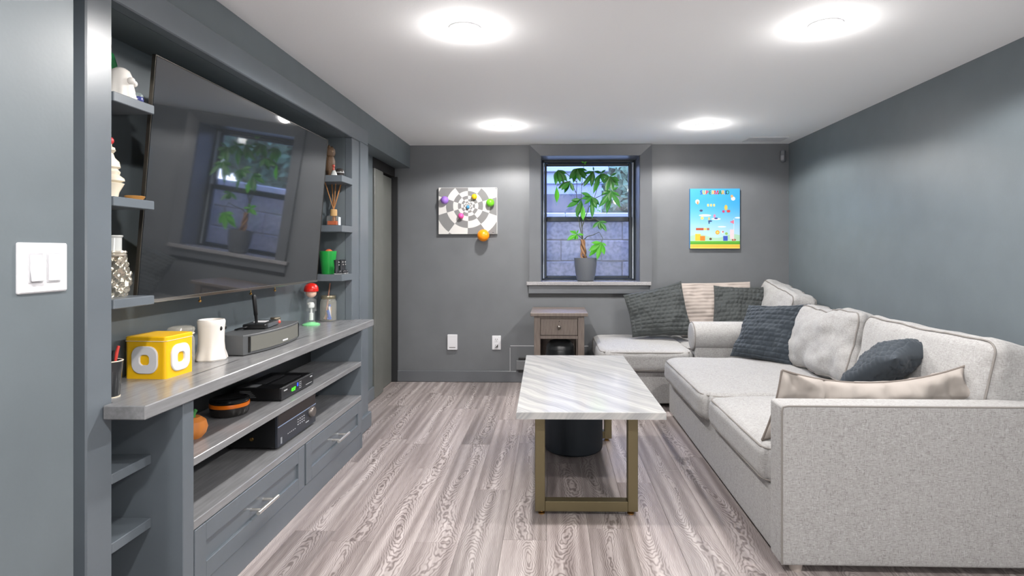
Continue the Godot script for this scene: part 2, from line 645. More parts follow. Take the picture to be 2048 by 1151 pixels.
# ---------------------------------------------------------------- the shell
func room() -> void:
	var s := mb()
	var zb := -5.333
	box(s, Vector3(-1.9, 0, -5.75), Vector3(-0.1, 2.2, zb))
	box(s, Vector3(0.815, 0, -5.75), Vector3(2.4, 2.2, zb))
	box(s, Vector3(-0.1, 0, -5.75), Vector3(0.815, 0.9, zb))
	box(s, Vector3(-0.1, 2.1, -5.75), Vector3(0.815, 2.2, zb))
	struct("wall_back", s, MT.wall)
	s = mb()
	box(s, Vector3(2.176, 0, zb), Vector3(2.4, 2.2, 3.0))
	struct("wall_right", s, MT.side_wall)
	s = mb()
	box(s, Vector3(-1.9, 0, -1.35), Vector3(-1.147, 2.2, 3.0))
	box(s, Vector3(-1.9, 0, -1.631), Vector3(-1.32, 2.2, -1.35))
	box(s, Vector3(-1.9, 0, -3.645), Vector3(-1.495, 2.2, -1.631))
	box(s, Vector3(-1.495, 1.94, -3.645), Vector3(-1.32, 2.2, -1.631))
	box(s, Vector3(-1.9, 0, -3.95), Vector3(-1.32, 2.2, -3.645))
	box(s, Vector3(-1.9, 1.99, zb), Vector3(-1.32, 2.2, -3.95))
	box(s, Vector3(-1.9, 0, -4.69), Vector3(-1.47, 1.99, -3.95))
	box(s, Vector3(-1.9, 0, zb), Vector3(-1.53, 1.99, -4.69))
	struct("wall_left", s, MT.side_wall)
	s = mb()
	box(s, Vector3(-1.9, 0, 3.0), Vector3(2.4, 2.2, 3.2))
	struct("wall_rear", s, MT.wall)
	s = mb()
	box(s, Vector3(-1.9, 2.2, -5.75), Vector3(2.4, 2.36, 3.2))
	struct("ceiling", s, MT.ceiling)

	# frame of boards round the niche of the media wall
	var t := struct_node("trim_1", Vector3(-1.3, 0, -2.6))
	var o := -t.position
	s = mb()
	box(s, Vector3(-1.32, 0, -1.631) + o, Vector3(-1.27, 1.94, -1.537) + o, 0.004)
	obj("post", s, MT.cabinet, t)
	s = mb()
	box(s, Vector3(-1.32, 0, -3.78) + o, Vector3(-1.275, 1.94, -3.645) + o, 0.003)
	obj("post", s, MT.cabinet, t)
	s = mb()
	box(s, Vector3(-1.32, 0, -3.95) + o, Vector3(-1.268, 1.94, -3.78) + o, 0.004)
	obj("post", s, MT.cabinet, t)
	s = mb()
	box(s, Vector3(-1.32, 1.94, -3.95) + o, Vector3(-1.27, 2.042, -1.537) + o, 0.004)
	obj("header_board", s, MT.cabinet, t)
	s = mb()
	box(s, Vector3(-1.32, 0, -3.968) + o, Vector3(-1.25, 0.105, -3.57) + o, 0.006)
	obj("plinth_block", s, MT.cabinet, t)

	# baseboards
	s = mb()
	box(s, Vector3(-1.45, 0, zb), Vector3(2.176, 0.106, -5.317), 0.005)
	struct("baseboard_back", s, MT.trim)
	s = mb()
	box(s, Vector3(2.16, 0, -5.317), Vector3(2.176, 0.106, 3.0), 0.005)
	struct("baseboard_right", s, MT.trim)
	s = mb()
	box(s, Vector3(-1.47, 0, -4.69), Vector3(-1.455, 0.106, -3.95), 0.005)
	box(s, Vector3(-1.147, 0, -1.35), Vector3(-1.132, 0.106, 3.0), 0.005)
	struct("baseboard_left", s, MT.cabinet)

	# closet door in the recess beyond the media wall
	var d := struct_node("door_1", Vector3(-1.5, 0, -5.0))
	o = -d.position
	s = mb()
	box(s, Vector3(-1.53, 0, -4.93) + o, Vector3(-1.452, 1.9, -4.69) + o, 0.004)
	obj("door_casing", s, MT.door, d)
	s = mb()
	box(s, Vector3(-1.53, 0.006, -5.3) + o, Vector3(-1.484, 1.89, -4.95) + o, 0.003)
	obj("door_leaf", s, MT.door, d)
	s = mb()
	box(s, Vector3(-1.53, 1.905, -5.333) + o, Vector3(-1.462, 1.99, -4.69) + o, 0.004)
	obj("head_casing", s, MT.dark_gap, d)
	s = mb()
	box(s, Vector3(-1.53, 0.0, -5.333) + o, Vector3(-1.432, 1.905, -5.312) + o, 0.002)
	obj("door_jamb", s, mat(rgb(40, 41, 43), 0.4), d)

func downlights() -> void:
	var glow := mat(rgb(255, 255, 255), 0.5)
	glow.emission_enabled = true
	glow.emission = rgb(255, 250, 244)
	glow.emission_energy_multiplier = 5.0
	var spots := [[-0.383, -2.54, "round recessed ceiling downlight nearest the television wall, at the top of the frame"], [1.195, -2.54, "round recessed ceiling downlight above the near end of the sofa"],
		[-0.383, -4.52, "round recessed ceiling downlight further back, above the gap left of the coffee table"], [1.195, -4.52, "round recessed ceiling downlight further back, above the corner of the sectional"],
		[-0.383, -0.57, "added unseen round ceiling downlight above the viewpoint as fill, on the television side"], [1.195, -0.57, "added unseen round ceiling downlight above the viewpoint as fill, on the sofa side"]]  # this last pair is unseen, added to light the foreground
	for q in spots:
		var t := thing("recessed_downlight", q[2], "ceiling light", Vector3(q[0], 2.2, q[1]), 0, "recessed ceiling downlights")
		var s := mb()
		lathe(s, [Vector2(0.066, -0.002), Vector2(0.067, -0.0055), Vector2(0.071, -0.004), Vector2(0.073, -0.0005), Vector2(0.066, -0.0005)], Vector3.ZERO, 40)
		obj("trim_ring", s, MT.white, t)
		s = mb()
		lathe(s, [Vector2(0, -0.005), Vector2(0.0662, -0.005), Vector2(0.0662, -0.001), Vector2(0, -0.001)], Vector3.ZERO, 40)
		obj("light_lens", s, glow, t)
		var l := SpotLight3D.new()
		l.name = "downlight_beam"
		l.position = Vector3(0, -0.012, 0)
		l.rotation_degrees.x = -90
		l.light_color = rgb(255, 251, 248)
		l.light_energy = LAMP
		l.light_size = 0.05
		l.spot_angle = 79.5
		l.spot_angle_attenuation = 0.22
		l.spot_range = 14.0
		l.spot_attenuation = 2.0
		l.shadow_enabled = true
		t.add_child(l)
		var g := OmniLight3D.new()
		g.name = "downlight_spill"
		g.position = Vector3(0, -0.06, 0)
		g.light_color = rgb(255, 251, 248)
		g.light_energy = SPILL
		g.light_size = 0.045
		g.omni_range = 14.0
		g.omni_attenuation = 2.0
		g.shadow_enabled = true
		t.add_child(g)
	# added fill lamps, shaped as globes on poles, unseen behind the camera
	var globe := mat(rgb(255, 255, 255), 0.5)
	globe.emission_enabled = true
	globe.emission = rgb(255, 251, 248)
	globe.emission_energy_multiplier = 4.0
	for q in [[-0.72, 1.5, "added unseen white globe fill lamp behind the camera, left of the other"], [1.96, 1.5, "added unseen white globe fill lamp behind the camera beside the sofa wall"]]:
		var t := thing("added_fill_lamp", q[2], "floor lamp", Vector3(q[0], 0, q[1]), 0, "added globe fill lamps")
		var s := mb()
		ball(s, Vector3(0, 1.0, 0), 0.12, 28)
		obj("lamp_globe", s, globe, t)
		s = mb()
		tube(s, [Vector3(0, 0.02, 0), Vector3(0, 0.885, 0)], 0.011, 10)
		obj("pole", s, MT.black, t)
		s = mb()
		lathe(s, [Vector2(0, 0), Vector2(0.13, 0), Vector2(0.13, 0.015), Vector2(0.02, 0.026), Vector2(0, 0.026)], Vector3.ZERO, 32)
		obj("base", s, MT.black, t)
		var l := OmniLight3D.new()
		l.name = "fill_lamp_glow"
		l.position = Vector3(0, 1.0, 0)
		l.light_color = rgb(255, 251, 248)
		l.light_energy = FILL_LAMP
		l.light_size = 0.11
		l.omni_range = 14.0
		l.omni_attenuation = 2.0
		l.shadow_enabled = true
		t.add_child(l)

func floor_planks() -> void:
	var s := mb()
	box(s, Vector3(-1.9, -0.12, -5.75), Vector3(2.4, -0.012, 3.2))
	var fl := struct("floor", s, MT.dark_gap)
	var r := RandomNumberGenerator.new()
	r.seed = 5
	var w := 0.182
	var ln := 1.22
	var x := -1.66
	var row := 0
	var cache := {}
	while x < 2.18:
		var z := -5.34 - r.randf() * 1.0
		while z < 3.0:
			var z0 := maxf(z, -5.34)
			var z1 := minf(z + ln, 3.0)
			z += ln
			if z1 - z0 < 0.03:
				continue
			var strip := r.randi() % 6
			var fl_x := r.randi() % 2 == 1
			var fl_z := r.randi() % 2 == 1
			var u0 := strip / 6.0 + 0.004
			var u1 := (strip + 1) / 6.0 - 0.004
			var v0 := (z0 - (z - ln)) / ln
			var v1 := (z1 - (z - ln)) / ln
			if fl_x:
				var q := u0
				u0 = u1
				u1 = q
			if fl_z:
				v0 = 1.0 - v0
				v1 = 1.0 - v1
			var lz := z1 - z0
			var key := "%d %d %d %.3f %.3f" % [strip, int(fl_x), int(fl_z), v0, v1]
			var at := Vector3(x + w / 2, 0, (z0 + z1) / 2)
			var m: Material = MT["plank%d" % (r.randi() % 3)]
			if cache.has(key):
				again("plank", cache[key], at, fl, m)
				continue
			s = mb()
			flat(s)
			var hx := w / 2 - 0.0003
			var hz := lz / 2 - 0.0003
			var b := 0.0008
			var inn := Vector3(0, -0.05, 0)
			var corner := [Vector3(-hx + b, 0, -hz + b), Vector3(hx - b, 0, -hz + b), Vector3(hx - b, 0, hz - b), Vector3(-hx + b, 0, hz - b)]
			var edge := [Vector3(-hx, -b, -hz), Vector3(hx, -b, -hz), Vector3(hx, -b, hz), Vector3(-hx, -b, hz)]
			var uvs := [Vector2(u0, v0), Vector2(u1, v0), Vector2(u1, v1), Vector2(u0, v1)]
			quad_uv(s, corner, uvs, inn)
			for k in 4:
				var j := (k + 1) % 4
				quad_uv(s, [corner[k], corner[j], edge[j], edge[k]], [uvs[k], uvs[j], uvs[j], uvs[k]], inn)
				var lo_k: Vector3 = edge[k] + Vector3(0, -0.0105, 0)
				var lo_j: Vector3 = edge[j] + Vector3(0, -0.0105, 0)
				quad_uv(s, [edge[k], edge[j], lo_j, lo_k], [uvs[k], uvs[j], uvs[j], uvs[k]], inn)
			var p := obj("plank", s, m, fl)
			p.position = at
			cache[key] = p
		x += w
		row += 1

# ---------------------------------------------------------------- window and what lies outside
func window_and_outside() -> void:
	var w := struct_node("window_1", Vector3(0.355, 0.934, -5.58))
	var o := -w.position
	# mitred casing with a slight splay
	var outer := [Vector3(-0.204, 0.934, -5.333), Vector3(-0.204, 2.196, -5.333), Vector3(0.922, 2.196, -5.333), Vector3(0.922, 0.934, -5.333)]
	var inner := [Vector3(-0.1, 0.934, -5.333), Vector3(-0.1, 2.098, -5.333), Vector3(0.815, 2.098, -5.333), Vector3(0.815, 0.934, -5.333)]
	for k in 3:
		var s := mb()
		flat(s)
		var a: Vector3 = outer[k] + o
		var b: Vector3 = outer[k + 1] + o
		var c: Vector3 = inner[k + 1] + o
		var d: Vector3 = inner[k] + o
		var up := Vector3(0, 0, 0.032)
		var up2 := Vector3(0, 0, 0.014)
		var mid := (a + b + c + d) / 4.0 + Vector3(0, 0, 0.005)
		quad_out(s, a + up, b + up, c + up2, d + up2, mid)
		quad_out(s, a, b, b + up, a + up, mid)
		quad_out(s, d, c, c + up2, d + up2, mid)
		quad_out(s, a, a + up, d + up2, d, mid)
		quad_out(s, b, b + up, c + up2, c, mid)
		obj("casing", s, MT.trim, w)
	# reveal lining
	var s := mb()
	box(s, Vector3(-0.112, 0.9345, -5.7) + o, Vector3(-0.096, 2.099, -5.334) + o)
	box(s, Vector3(0.811, 0.9345, -5.7) + o, Vector3(0.827, 2.099, -5.334) + o)
	box(s, Vector3(-0.096, 2.096, -5.7) + o, Vector3(0.811, 2.11, -5.334) + o)
	obj("reveal", s, MT.trim, w)
	# frame with pale jamb liners
	s = mb()
	box(s, Vector3(-0.1, 0.934, -5.66) + o, Vector3(-0.083, 2.098, -5.585) + o, 0.003)
	box(s, Vector3(0.795, 0.934, -5.66) + o, Vector3(0.815, 2.098, -5.585) + o, 0.003)
	box(s, Vector3(-0.083, 2.074, -5.66) + o, Vector3(0.795, 2.098, -5.585) + o, 0.003)
	box(s, Vector3(-0.083, 0.934, -5.66) + o, Vector3(0.795, 0.95, -5.585) + o, 0.003)
	obj("frame", s, MT.frame, w)
	s = mb()
	box(s, Vector3(-0.083, 0.95, -5.65) + o, Vector3(-0.072, 2.074, -5.59) + o, 0.002)
	box(s, Vector3(0.782, 0.95, -5.65) + o, Vector3(0.795, 2.074, -5.59) + o, 0.002)
	obj("jamb_liner", s, MT.liner, w)
	for k in 2:
		var lo_y: float = [0.952, 1.505][k]
		var hi_y: float = [1.548, 2.072][k]
		var z: float = [-5.6, -5.63][k]
		var g0 := Vector2(-0.046, [0.978, 1.552][k])
		var g1 := Vector2(0.748, [1.502, 2.044][k])
		if k == 1:
			lo_y = 1.512
		s = mb()
		box(s, Vector3(-0.07, lo_y, z - 0.022) + o, Vector3(g0.x, hi_y, z + 0.012) + o, 0.004)
		box(s, Vector3(g1.x, lo_y, z - 0.022) + o, Vector3(0.78, hi_y, z + 0.012) + o, 0.004)
		box(s, Vector3(g0.x, lo_y, z - 0.022) + o, Vector3(g1.x, g0.y, z + 0.012) + o, 0.004)
		box(s, Vector3(g0.x, g1.y, z - 0.022) + o, Vector3(g1.x, hi_y, z + 0.012) + o, 0.004)
		var sash := obj("sash", s, MT.frame, w)
		s = mb()
		box(s, Vector3(g0.x, g0.y, z - 0.006) + o, Vector3(g1.x, g1.y, z - 0.003) + o)
		obj("pane", s, MT.pane, sash)
	# stone sill and apron
	s = mb()
	box(s, Vector3(-0.231, 0.9, -5.333) + o, Vector3(0.915, 0.934, -5.288) + o, 0.004)
	box(s, Vector3(-0.1, 0.9, -5.7) + o, Vector3(0.815, 0.9335, -5.33) + o)
	obj("window_sill", s, MT.granite, w)
	s = mb()
	box(s, Vector3(-0.213, 0.822, -5.333) + o, Vector3(0.9, 0.9, -5.312) + o, 0.004)
	obj("apron", s, MT.trim, w)
	s = mb()
	box(s, Vector3(-0.213, 0.792, -5.333) + o, Vector3(0.9, 0.822, -5.324) + o, 0.002)
	obj("apron_shadow", s, MT.black, w)  # black strip standing in for the shadow line under the apron

	# block retaining wall of the window well
	var stone := []
	for k in 4:
		var c: Color = [rgb(150, 146, 152), rgb(160, 156, 160), rgb(142, 139, 146), rgb(155, 150, 158)][k]
		var m := mat(c, 0.95)
		m.albedo_texture = noise_tex(0.03, 256, FastNoiseLite.TYPE_SIMPLEX_SMOOTH, 5, 40 + k, ramp([[0.0, Color(0.72, 0.72, 0.74)], [0.6, Color(0.95, 0.95, 0.95)], [1.0, Color(1, 1, 1)]]))
		m.heightmap_enabled = true
		m.heightmap_texture = m.albedo_texture
		m.heightmap_scale = 0.4
		tri_map(m, 2.2)
		stone.append(m)
	var wall := thing("retaining_wall", "grey concrete block retaining wall seen through the window", "wall", Vector3(1.0, 0, -6.4))
	s = mb()
	box(s, Vector3(-3.4, 0.2, -0.22), Vector3(3.6, 1.56, 0.09))
	obj("mortar", s, mat(rgb(140, 138, 144), 0.95), wall)
	var blk := []
	for k in 2:
		s = mb()
		box(s, Vector3(-0.222, 0, -0.1), Vector3(0.222, 0.222, 0.1 + k * 0.006), 0.008)
		blk.append(s)
	var first := [null, null]
	for row in 5:
		for i in 15:
			var k := (i * 7 + row * 3) % 2
			var at := Vector3(-3.2 + i * 0.45 + (0.225 if row % 2 else 0.0) + 0.05, 1.341 - row * 0.23, 0)
			var m: Material = stone[(i * 5 + row * 3 + i / 3) % 4]
			if first[k] == null:
				first[k] = obj("block", blk[k], m, wall)
				first[k].position = at
			else:
				again("block", first[k], at, wall, m)
	var cap: MeshInstance3D = null
	var cap_m := mat(rgb(196, 192, 196), 0.9)
	for i in 8:
		var at := Vector3(-3.1 + i * 0.9, 1.566, 0)
		if cap == null:
			s = mb()
			box(s, Vector3(-0.447, 0, -0.12), Vector3(0.447, 0.068, 0.13), 0.008)
			cap = obj("cap_stone", s, cap_m, wall)
			cap.position = at
		else:
			again("cap_stone", cap, at, wall)
	s = mb()
	box(s, Vector3(-4, 0.1, -6.5), Vector3(6, 0.7, -5.75))
	box(s, Vector3(-16, 0.1, -32), Vector3(18, 1.55, -6.62))
	struct("ground_outside", s, mat(rgb(120, 122, 110), 0.95))

	# pale neighbouring building
	var h := thing("outbuilding", "pale blue-grey outbuilding with pale eave and dark opening beyond the block wall", "building", Vector3(-2.0, 1.55, -9.2))
	s = mb()
	box(s, Vector3(-4.0, 0, -2.0), Vector3(2.8, 0.78, 0))
	obj("wall", s, mat(rgb(112, 116, 142), 0.9), h)
	s = mb()
	box(s, Vector3(-4.2, 0.92, -2.2), Vector3(2.9, 1.0, 0.14), 0.01)
	obj("eave", s, mat(rgb(120, 126, 140), 0.7), h)
	s = mb()
	box(s, Vector3(-4.1, 0.74, -2.1), Vector3(2.84, 0.93, 0.05), 0.01)
	obj("fascia", s, mat(rgb(122, 132, 160), 0.8), h)
	s = mb()
	box(s, Vector3(-3.0, 0.1, -0.02), Vector3(2.6, 0.58, 0.03), 0.01)
	obj("opening", s, mat(rgb(54, 54, 66), 0.85), h)
	# trees and shrubs
	var leafs := [mat(rgb(86, 112, 88), 0.8), mat(rgb(96, 120, 100), 0.8), mat(rgb(76, 102, 84), 0.8)]
	for q in [[2.02, 1.55, -9.3, 1.0, 1.8, 0, "pale green leafy shrub at the right beyond the block wall", "shrub"], [-1.6, 1.55, -24.6, 5.0, 6.6, 1, "hazy green tree rising behind the outbuilding", "tree"], [3.4, 1.55, -17.6, 2.5, 5.2, 2, "darker green tree behind the leafy shrub", "tree"], [5.6, 1.55, -8.6, 1.6, 2.4, 1, "green tree far right outside, mirrored in the television", "tree"], [2.5, 1.55, -13.4, 2.1, 2.8, 1, "broad green bush between the leafy shrub and the darker tree", "shrub"]]:
		var t := thing(["garden_shrub", "garden_tree"][0 if q[7] == "shrub" else 1], q[6], q[7], Vector3(q[0], q[1], q[2]))
		s = mb()
		tube(s, [Vector3(0, -0.05, 0), Vector3(0.05, q[4] * 0.4, 0), Vector3(0, q[4] * 0.8, 0.02)], [0.08, 0.06, 0.02], 8)
		obj("trunk", s, MT.bark, t)
		s = mb()
		flat(s)
		var r := RandomNumberGenerator.new()
		r.seed = int(q[3] * 100.0 + q[4])
		for k in 7000:
			var d := Vector3(r.randfn(0, 1), r.randfn(0, 1), r.randfn(0, 1)).normalized() * pow(r.randf(), 0.4)
			var c := Vector3(d.x * q[3], q[4] * 0.55 + d.y * q[4] * 0.52, d.z * q[3] * 0.8)
			c.y = maxf(c.y, 0.02)
			var a := Vector3(r.randfn(0, 1), r.randfn(0, 1), r.randfn(0, 1)).normalized()
			var b := a.cross(Vector3(r.randfn(0, 1), r.randfn(0, 1), r.randfn(0, 1))).normalized()
			var sz: float = r.randf_range(0.05, 0.10) * (1.0 + q[3] * 0.35)
			tri(s, c - a * sz, c + b * sz * 0.45, c + a * sz)
			tri(s, c - a * sz, c + a * sz, c - b * sz * 0.45)
		var fo := obj("foliage", s, leafs[q[5]], t)
		fo.set_meta("kind", "stuff")

# ---------------------------------------------------------------- built-in media wall
func at_box(called: String, lo: Vector3, hi: Vector3, bev: float, m: Material, p: Node3D) -> MeshInstance3D:
	# a box given in the room's coordinates, as a part of the unturned thing p
	var s := mb()
	box(s, lo - p.position, hi - p.position, bev)
	return obj(called, s, m, p)

func media_wall() -> void:
	var c := thing("media_cabinet", "built-in charcoal media cabinet with open shelf bays above two shaker drawers", "cabinet", Vector3(-1.33, 0, -2.65))
	at_box("side_panel", Vector3(-1.49, 0, -1.852), Vector3(-1.17, 0.735, -1.797), 0.002, MT.cabinet, c)
	at_box("side_panel", Vector3(-1.49, 0, -3.53), Vector3(-1.17, 0.735, -3.509), 0.002, MT.cabinet, c)
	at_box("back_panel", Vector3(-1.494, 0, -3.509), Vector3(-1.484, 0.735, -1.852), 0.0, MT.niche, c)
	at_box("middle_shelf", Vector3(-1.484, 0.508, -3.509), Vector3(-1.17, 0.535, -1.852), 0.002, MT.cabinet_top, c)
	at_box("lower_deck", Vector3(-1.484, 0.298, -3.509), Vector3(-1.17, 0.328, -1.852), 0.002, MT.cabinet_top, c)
	at_box("plinth", Vector3(-1.484, 0, -3.509), Vector3(-1.172, 0.098, -1.852), 0.002, MT.cabinet, c)
	at_box("drawer_divider", Vector3(-1.484, 0.098, -2.708), Vector3(-1.174, 0.298, -2.69), 0.001, MT.cabinet, c)
	for k in 2:
		var z0: float = [-2.688, -3.506][k]
		var z1: float = [-1.855, -2.710][k]
		var y0 := 0.101
		var y1 := 0.2955
		var fx := -1.168
		var s := mb()
		var o := -c.position
		var fw := 0.062
		box(s, Vector3(fx - 0.02, y0, z0) + o, Vector3(fx, y1, z0 + fw) + o, 0.0015)
		box(s, Vector3(fx - 0.02, y0, z1 - fw) + o, Vector3(fx, y1, z1) + o, 0.0015)
		box(s, Vector3(fx - 0.02, y0, z0 + fw) + o, Vector3(fx, y0 + fw, z1 - fw) + o, 0.0015)
		box(s, Vector3(fx - 0.02, y1 - fw, z0 + fw) + o, Vector3(fx, y1, z1 - fw) + o, 0.0015)
		var d := obj("drawer", s, MT.cabinet, c)
		s = mb()
		box(s, Vector3(fx - 0.018, y0 + fw, z0 + fw) + o, Vector3(fx - 0.01, y1 - fw, z1 - fw) + o)
		obj("drawer_panel", s, MT.cabinet, d)
		s = mb()
		var zc := (z0 + z1) / 2.0
		var yc := 0.2
		tube(s, [Vector3(fx + 0.036, yc, zc - 0.08) + o, Vector3(fx + 0.036, yc, zc + 0.08) + o], 0.0075, 12)
		for e in [-0.048, 0.048]:
			tube(s, [Vector3(fx - 0.01, yc, zc + e) + o, Vector3(fx + 0.036, yc, zc + e) + o], 0.0058, 10)
		obj("handle", s, MT.steel, d)
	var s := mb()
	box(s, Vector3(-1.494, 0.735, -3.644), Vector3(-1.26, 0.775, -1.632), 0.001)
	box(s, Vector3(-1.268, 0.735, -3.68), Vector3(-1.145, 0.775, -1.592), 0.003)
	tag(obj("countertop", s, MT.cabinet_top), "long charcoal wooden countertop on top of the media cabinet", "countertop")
	var names := ["top", "middle", "lowest"]
	for k in 3:
		var y: float = [1.675, 1.371, 1.071][k]
		s = mb()
		box(s, Vector3(-1.494, y - 0.028, -1.802), Vector3(-1.266, y, -1.632), 0.002)
		tag(obj("wall_shelf", s, MT.cabinet), "short charcoal shelf left of the television, %s of the three" % names[k], "shelf", "short niche shelves")
		s = mb()
		box(s, Vector3(-1.494, y - 0.04, -3.644), Vector3(-1.27, y, -3.455), 0.002)
		tag(obj("wall_shelf", s, MT.cabinet), "short charcoal shelf right of the television, %s of the three" % names[k], "shelf", "short niche shelves")
	for k in 2:
		var y: float = [0.365, 0.566][k]
		s = mb()
		box(s, Vector3(-1.494, y - 0.03, -1.796), Vector3(-1.272, y, -1.632), 0.002)
		tag(obj("wall_shelf", s, MT.cabinet), "small charcoal cubby shelf at the near end of the cabinet, %s of two" % ["lower", "upper"][k], "shelf", "short niche shelves")

func television() -> void:
	var t := thing("television", "large flat black television tilted forward in the wall niche", "television", Vector3(-1.3125, 1.445, -2.545))
	t.rotation.z = -0.0805
	var s := mb()
	box(s, Vector3(-0.014, -0.405, -0.716), Vector3(-0.002, 0.405, 0.716), 0.003)
	box(s, Vector3(-0.06, -0.33, -0.45), Vector3(-0.014, 0.2, 0.45), 0.012)
	obj("housing", s, MT.black, t)
	s = mb()
	box(s, Vector3(-0.004, -0.396, -0.711), Vector3(0.0, 0.401, 0.711))
	obj("screen", s, MT.screen, t)
	s = mb()
	box(s, Vector3(-0.006, -0.408, -0.7175), Vector3(0.0025, -0.396, 0.7175), 0.001)
	obj("lower_trim", s, MT.chrome, t)
	s = mb()
	box(s, Vector3(-0.012, -0.396, 0.7155), Vector3(0.001, 0.405, 0.7175), 0.0005)
	box(s, Vector3(-0.012, -0.396, -0.7175), Vector3(0.001, 0.405, -0.7155), 0.0005)
	box(s, Vector3(-0.012, 0.402, -0.7175), Vector3(0.001, 0.405, 0.7175), 0.0005)
	obj("edge_trim", s, mat(rgb(90, 86, 80), 0.3, 0.8), t)
	s = mb()
	box(s, Vector3(-0.165, -0.12, -0.3), Vector3(-0.06, 0.12, 0.3), 0.004)
	obj("wall_mount", s, MT.black, t)
	for z in [0.33, -0.05, -0.28]:
		s = mb()
		tube(s, [Vector3(-0.03, -0.40, z), Vector3(-0.028, -0.428, z)], 0.002, 6)
		ball(s, Vector3(-0.028, -0.431, z), 0.006, 10)
		obj("release_pull", s, MT.brass, t)

# ---------------------------------------------------------------- things on the niche shelves
func shelf_things() -> void:
	# left, top shelf
	var t := thing("ghost_candle", "white draped ghost candle on the top shelf left of the television", "candle", Vector3(-1.335, 1.675, -1.748))
	var s := mb()
	var folds := func(a: float, y: float) -> float: return 1.0 + 0.07 * sin(a * 9.0) * clampf(1.0 - y / 0.08, 0.0, 1.0)
	lathe(s, [Vector2(0, 0), Vector2(0.042, 0), Vector2(0.044, 0.004), Vector2(0.037, 0.03), Vector2(0.032, 0.06), Vector2(0.03, 0.08), Vector2(0.024, 0.095), Vector2(0.013, 0.103), Vector2(0, 0.105)], Vector3.ZERO, 48, Transform3D(), folds)
	obj("body", s, MT.ceramic, t)
	for e in [[0.022, -0.026], [0.038, 0.006]]:
		s = mb()
		ball(s, Vector3(e[0], 0.062, e[1]), 0.011, 14)
		obj("arm", s, MT.ceramic, t)
	t = thing("jar", "small blue and grey lidded jar beside the ghost candle", "jar", Vector3(-1.305, 1.675, -1.779))
	s = mb()
	lathe(s, [Vector2(0, 0), Vector2(0.013, 0), Vector2(0.017, 0.006), Vector2(0.017, 0.018), Vector2(0.015, 0.022), Vector2(0, 0.022)], Vector3.ZERO, 24)
	obj("body", s, mat(rgb(58, 66, 130), 0.25), t)
	s = mb()
	lathe(s, [Vector2(0, 0.022), Vector2(0.016, 0.022), Vector2(0.016, 0.028), Vector2(0.01, 0.034), Vector2(0, 0.035)], Vector3.ZERO, 24)
	obj("lid", s, mat(rgb(112, 124, 124), 0.4), t)
	s = mb()
	lathe(s, [Vector2(0, 0), Vector2(0.045, 0), Vector2(0.048, 0.02), Vector2(0.048, 0.13), Vector2(0.04, 0.16), Vector2(0.02, 0.178), Vector2(0.018, 0.195), Vector2(0, 0.196)], Vector3.ZERO, 28)
	var g := obj("bottle", s, mat(rgb(28, 120, 66), 0.3))
	g.position = Vector3(-1.42, 1.675, -1.766)
	tag(g, "tall green bottle half hidden behind the near post on the top shelf", "bottle")
	# left, middle shelf
	t = thing("figurine", "cream sculpted figurine with a red tip on the middle shelf left of the television", "figurine", Vector3(-1.35, 1.371, -1.722))
	s = mb()
	var lumps := func(a: float, y: float) -> float: return 1.0 + 0.14 * sin(a * 2.0 + y * 40.0) + 0.06 * sin(a * 5.0 + y * 90.0)
	lathe(s, [Vector2(0, 0), Vector2(0.026, 0), Vector2(0.025, 0.02), Vector2(0.03, 0.038), Vector2(0.033, 0.048), Vector2(0.024, 0.051), Vector2(0.033, 0.056), Vector2(0.032, 0.064), Vector2(0.022, 0.074), Vector2(0.025, 0.084), Vector2(0.02, 0.092), Vector2(0.027, 0.098), Vector2(0.024, 0.115), Vector2(0.014, 0.126), Vector2(0.01, 0.14), Vector2(0.018, 0.149), Vector2(0.016, 0.156), Vector2(0.007, 0.16), Vector2(0.006, 0.17), Vector2(0, 0.17)], Vector3.ZERO, 40, Transform3D(), lumps)
	obj("body", s, MT.cream, t)
	s = mb()
	ball(s, Vector3(0, 0.178, 0), 0.012, 16)
	obj("tip", s, mat(rgb(206, 60, 62), 0.4), t)
	s = mb()
	lathe(s, [Vector2(0, 0), Vector2(0.02, 0), Vector2(0.028, 0.012), Vector2(0.026, 0.013), Vector2(0.018, 0.004), Vector2(0, 0.004)], Vector3.ZERO, 28)
	var d := obj("dish", s, mat(rgb(196, 140, 72), 0.5))
	d.position = Vector3(-1.305, 1.371, -1.768)
	tag(d, "tiny tan wooden dish beside the cream figurine", "dish")
	# left, lowest shelf
	t = thing("decanter", "silvery sculpted glass decanter with clear cup lid, left of the television", "decanter", Vector3(-1.36, 1.071, -1.752))
	s = mb()
	var carved := func(a: float, y: float) -> float: return 1.0 + 0.10 * sin(a * 3.0 + y * 70.0) + 0.07 * sin(a * 7.0 - y * 160.0) + 0.04 * sin(a * 11.0 + y * 230.0)
	var prof := []
	for i in 31:
		var y := i / 30.0 * 0.125
		var r := 0.036 + 0.006 * sin(y / 0.125 * PI) - 0.006 * smoothstep(0.1, 0.125, y)
		prof.append(Vector2(r, y))
	prof.push_front(Vector2(0, 0))
	prof.append(Vector2(0, 0.125))
	lathe(s, prof, Vector3.ZERO, 56, Transform3D(), carved)
	obj("body", s, mat(rgb(196, 188, 172), 0.12, 0.85), t)
	s = mb()
	lathe(s, [Vector2(0, 0.125), Vector2(0.033, 0.125), Vector2(0.035, 0.129), Vector2(0.032, 0.133), Vector2(0.035, 0.137), Vector2(0.033, 0.142), Vector2(0, 0.142)], Vector3.ZERO, 32)
	obj("collar", s, mat(rgb(206, 200, 186), 0.2, 0.7), t)
	s = mb()
	lathe(s, [Vector2(0.021, 0.142), Vector2(0.021, 0.182), Vector2(0.025, 0.187), Vector2(0.023, 0.19), Vector2(0, 0.19)], Vector3.ZERO, 28)
	obj("cup_lid", s, mat(rgb(206, 208, 206), 0.2, 0.2), t)

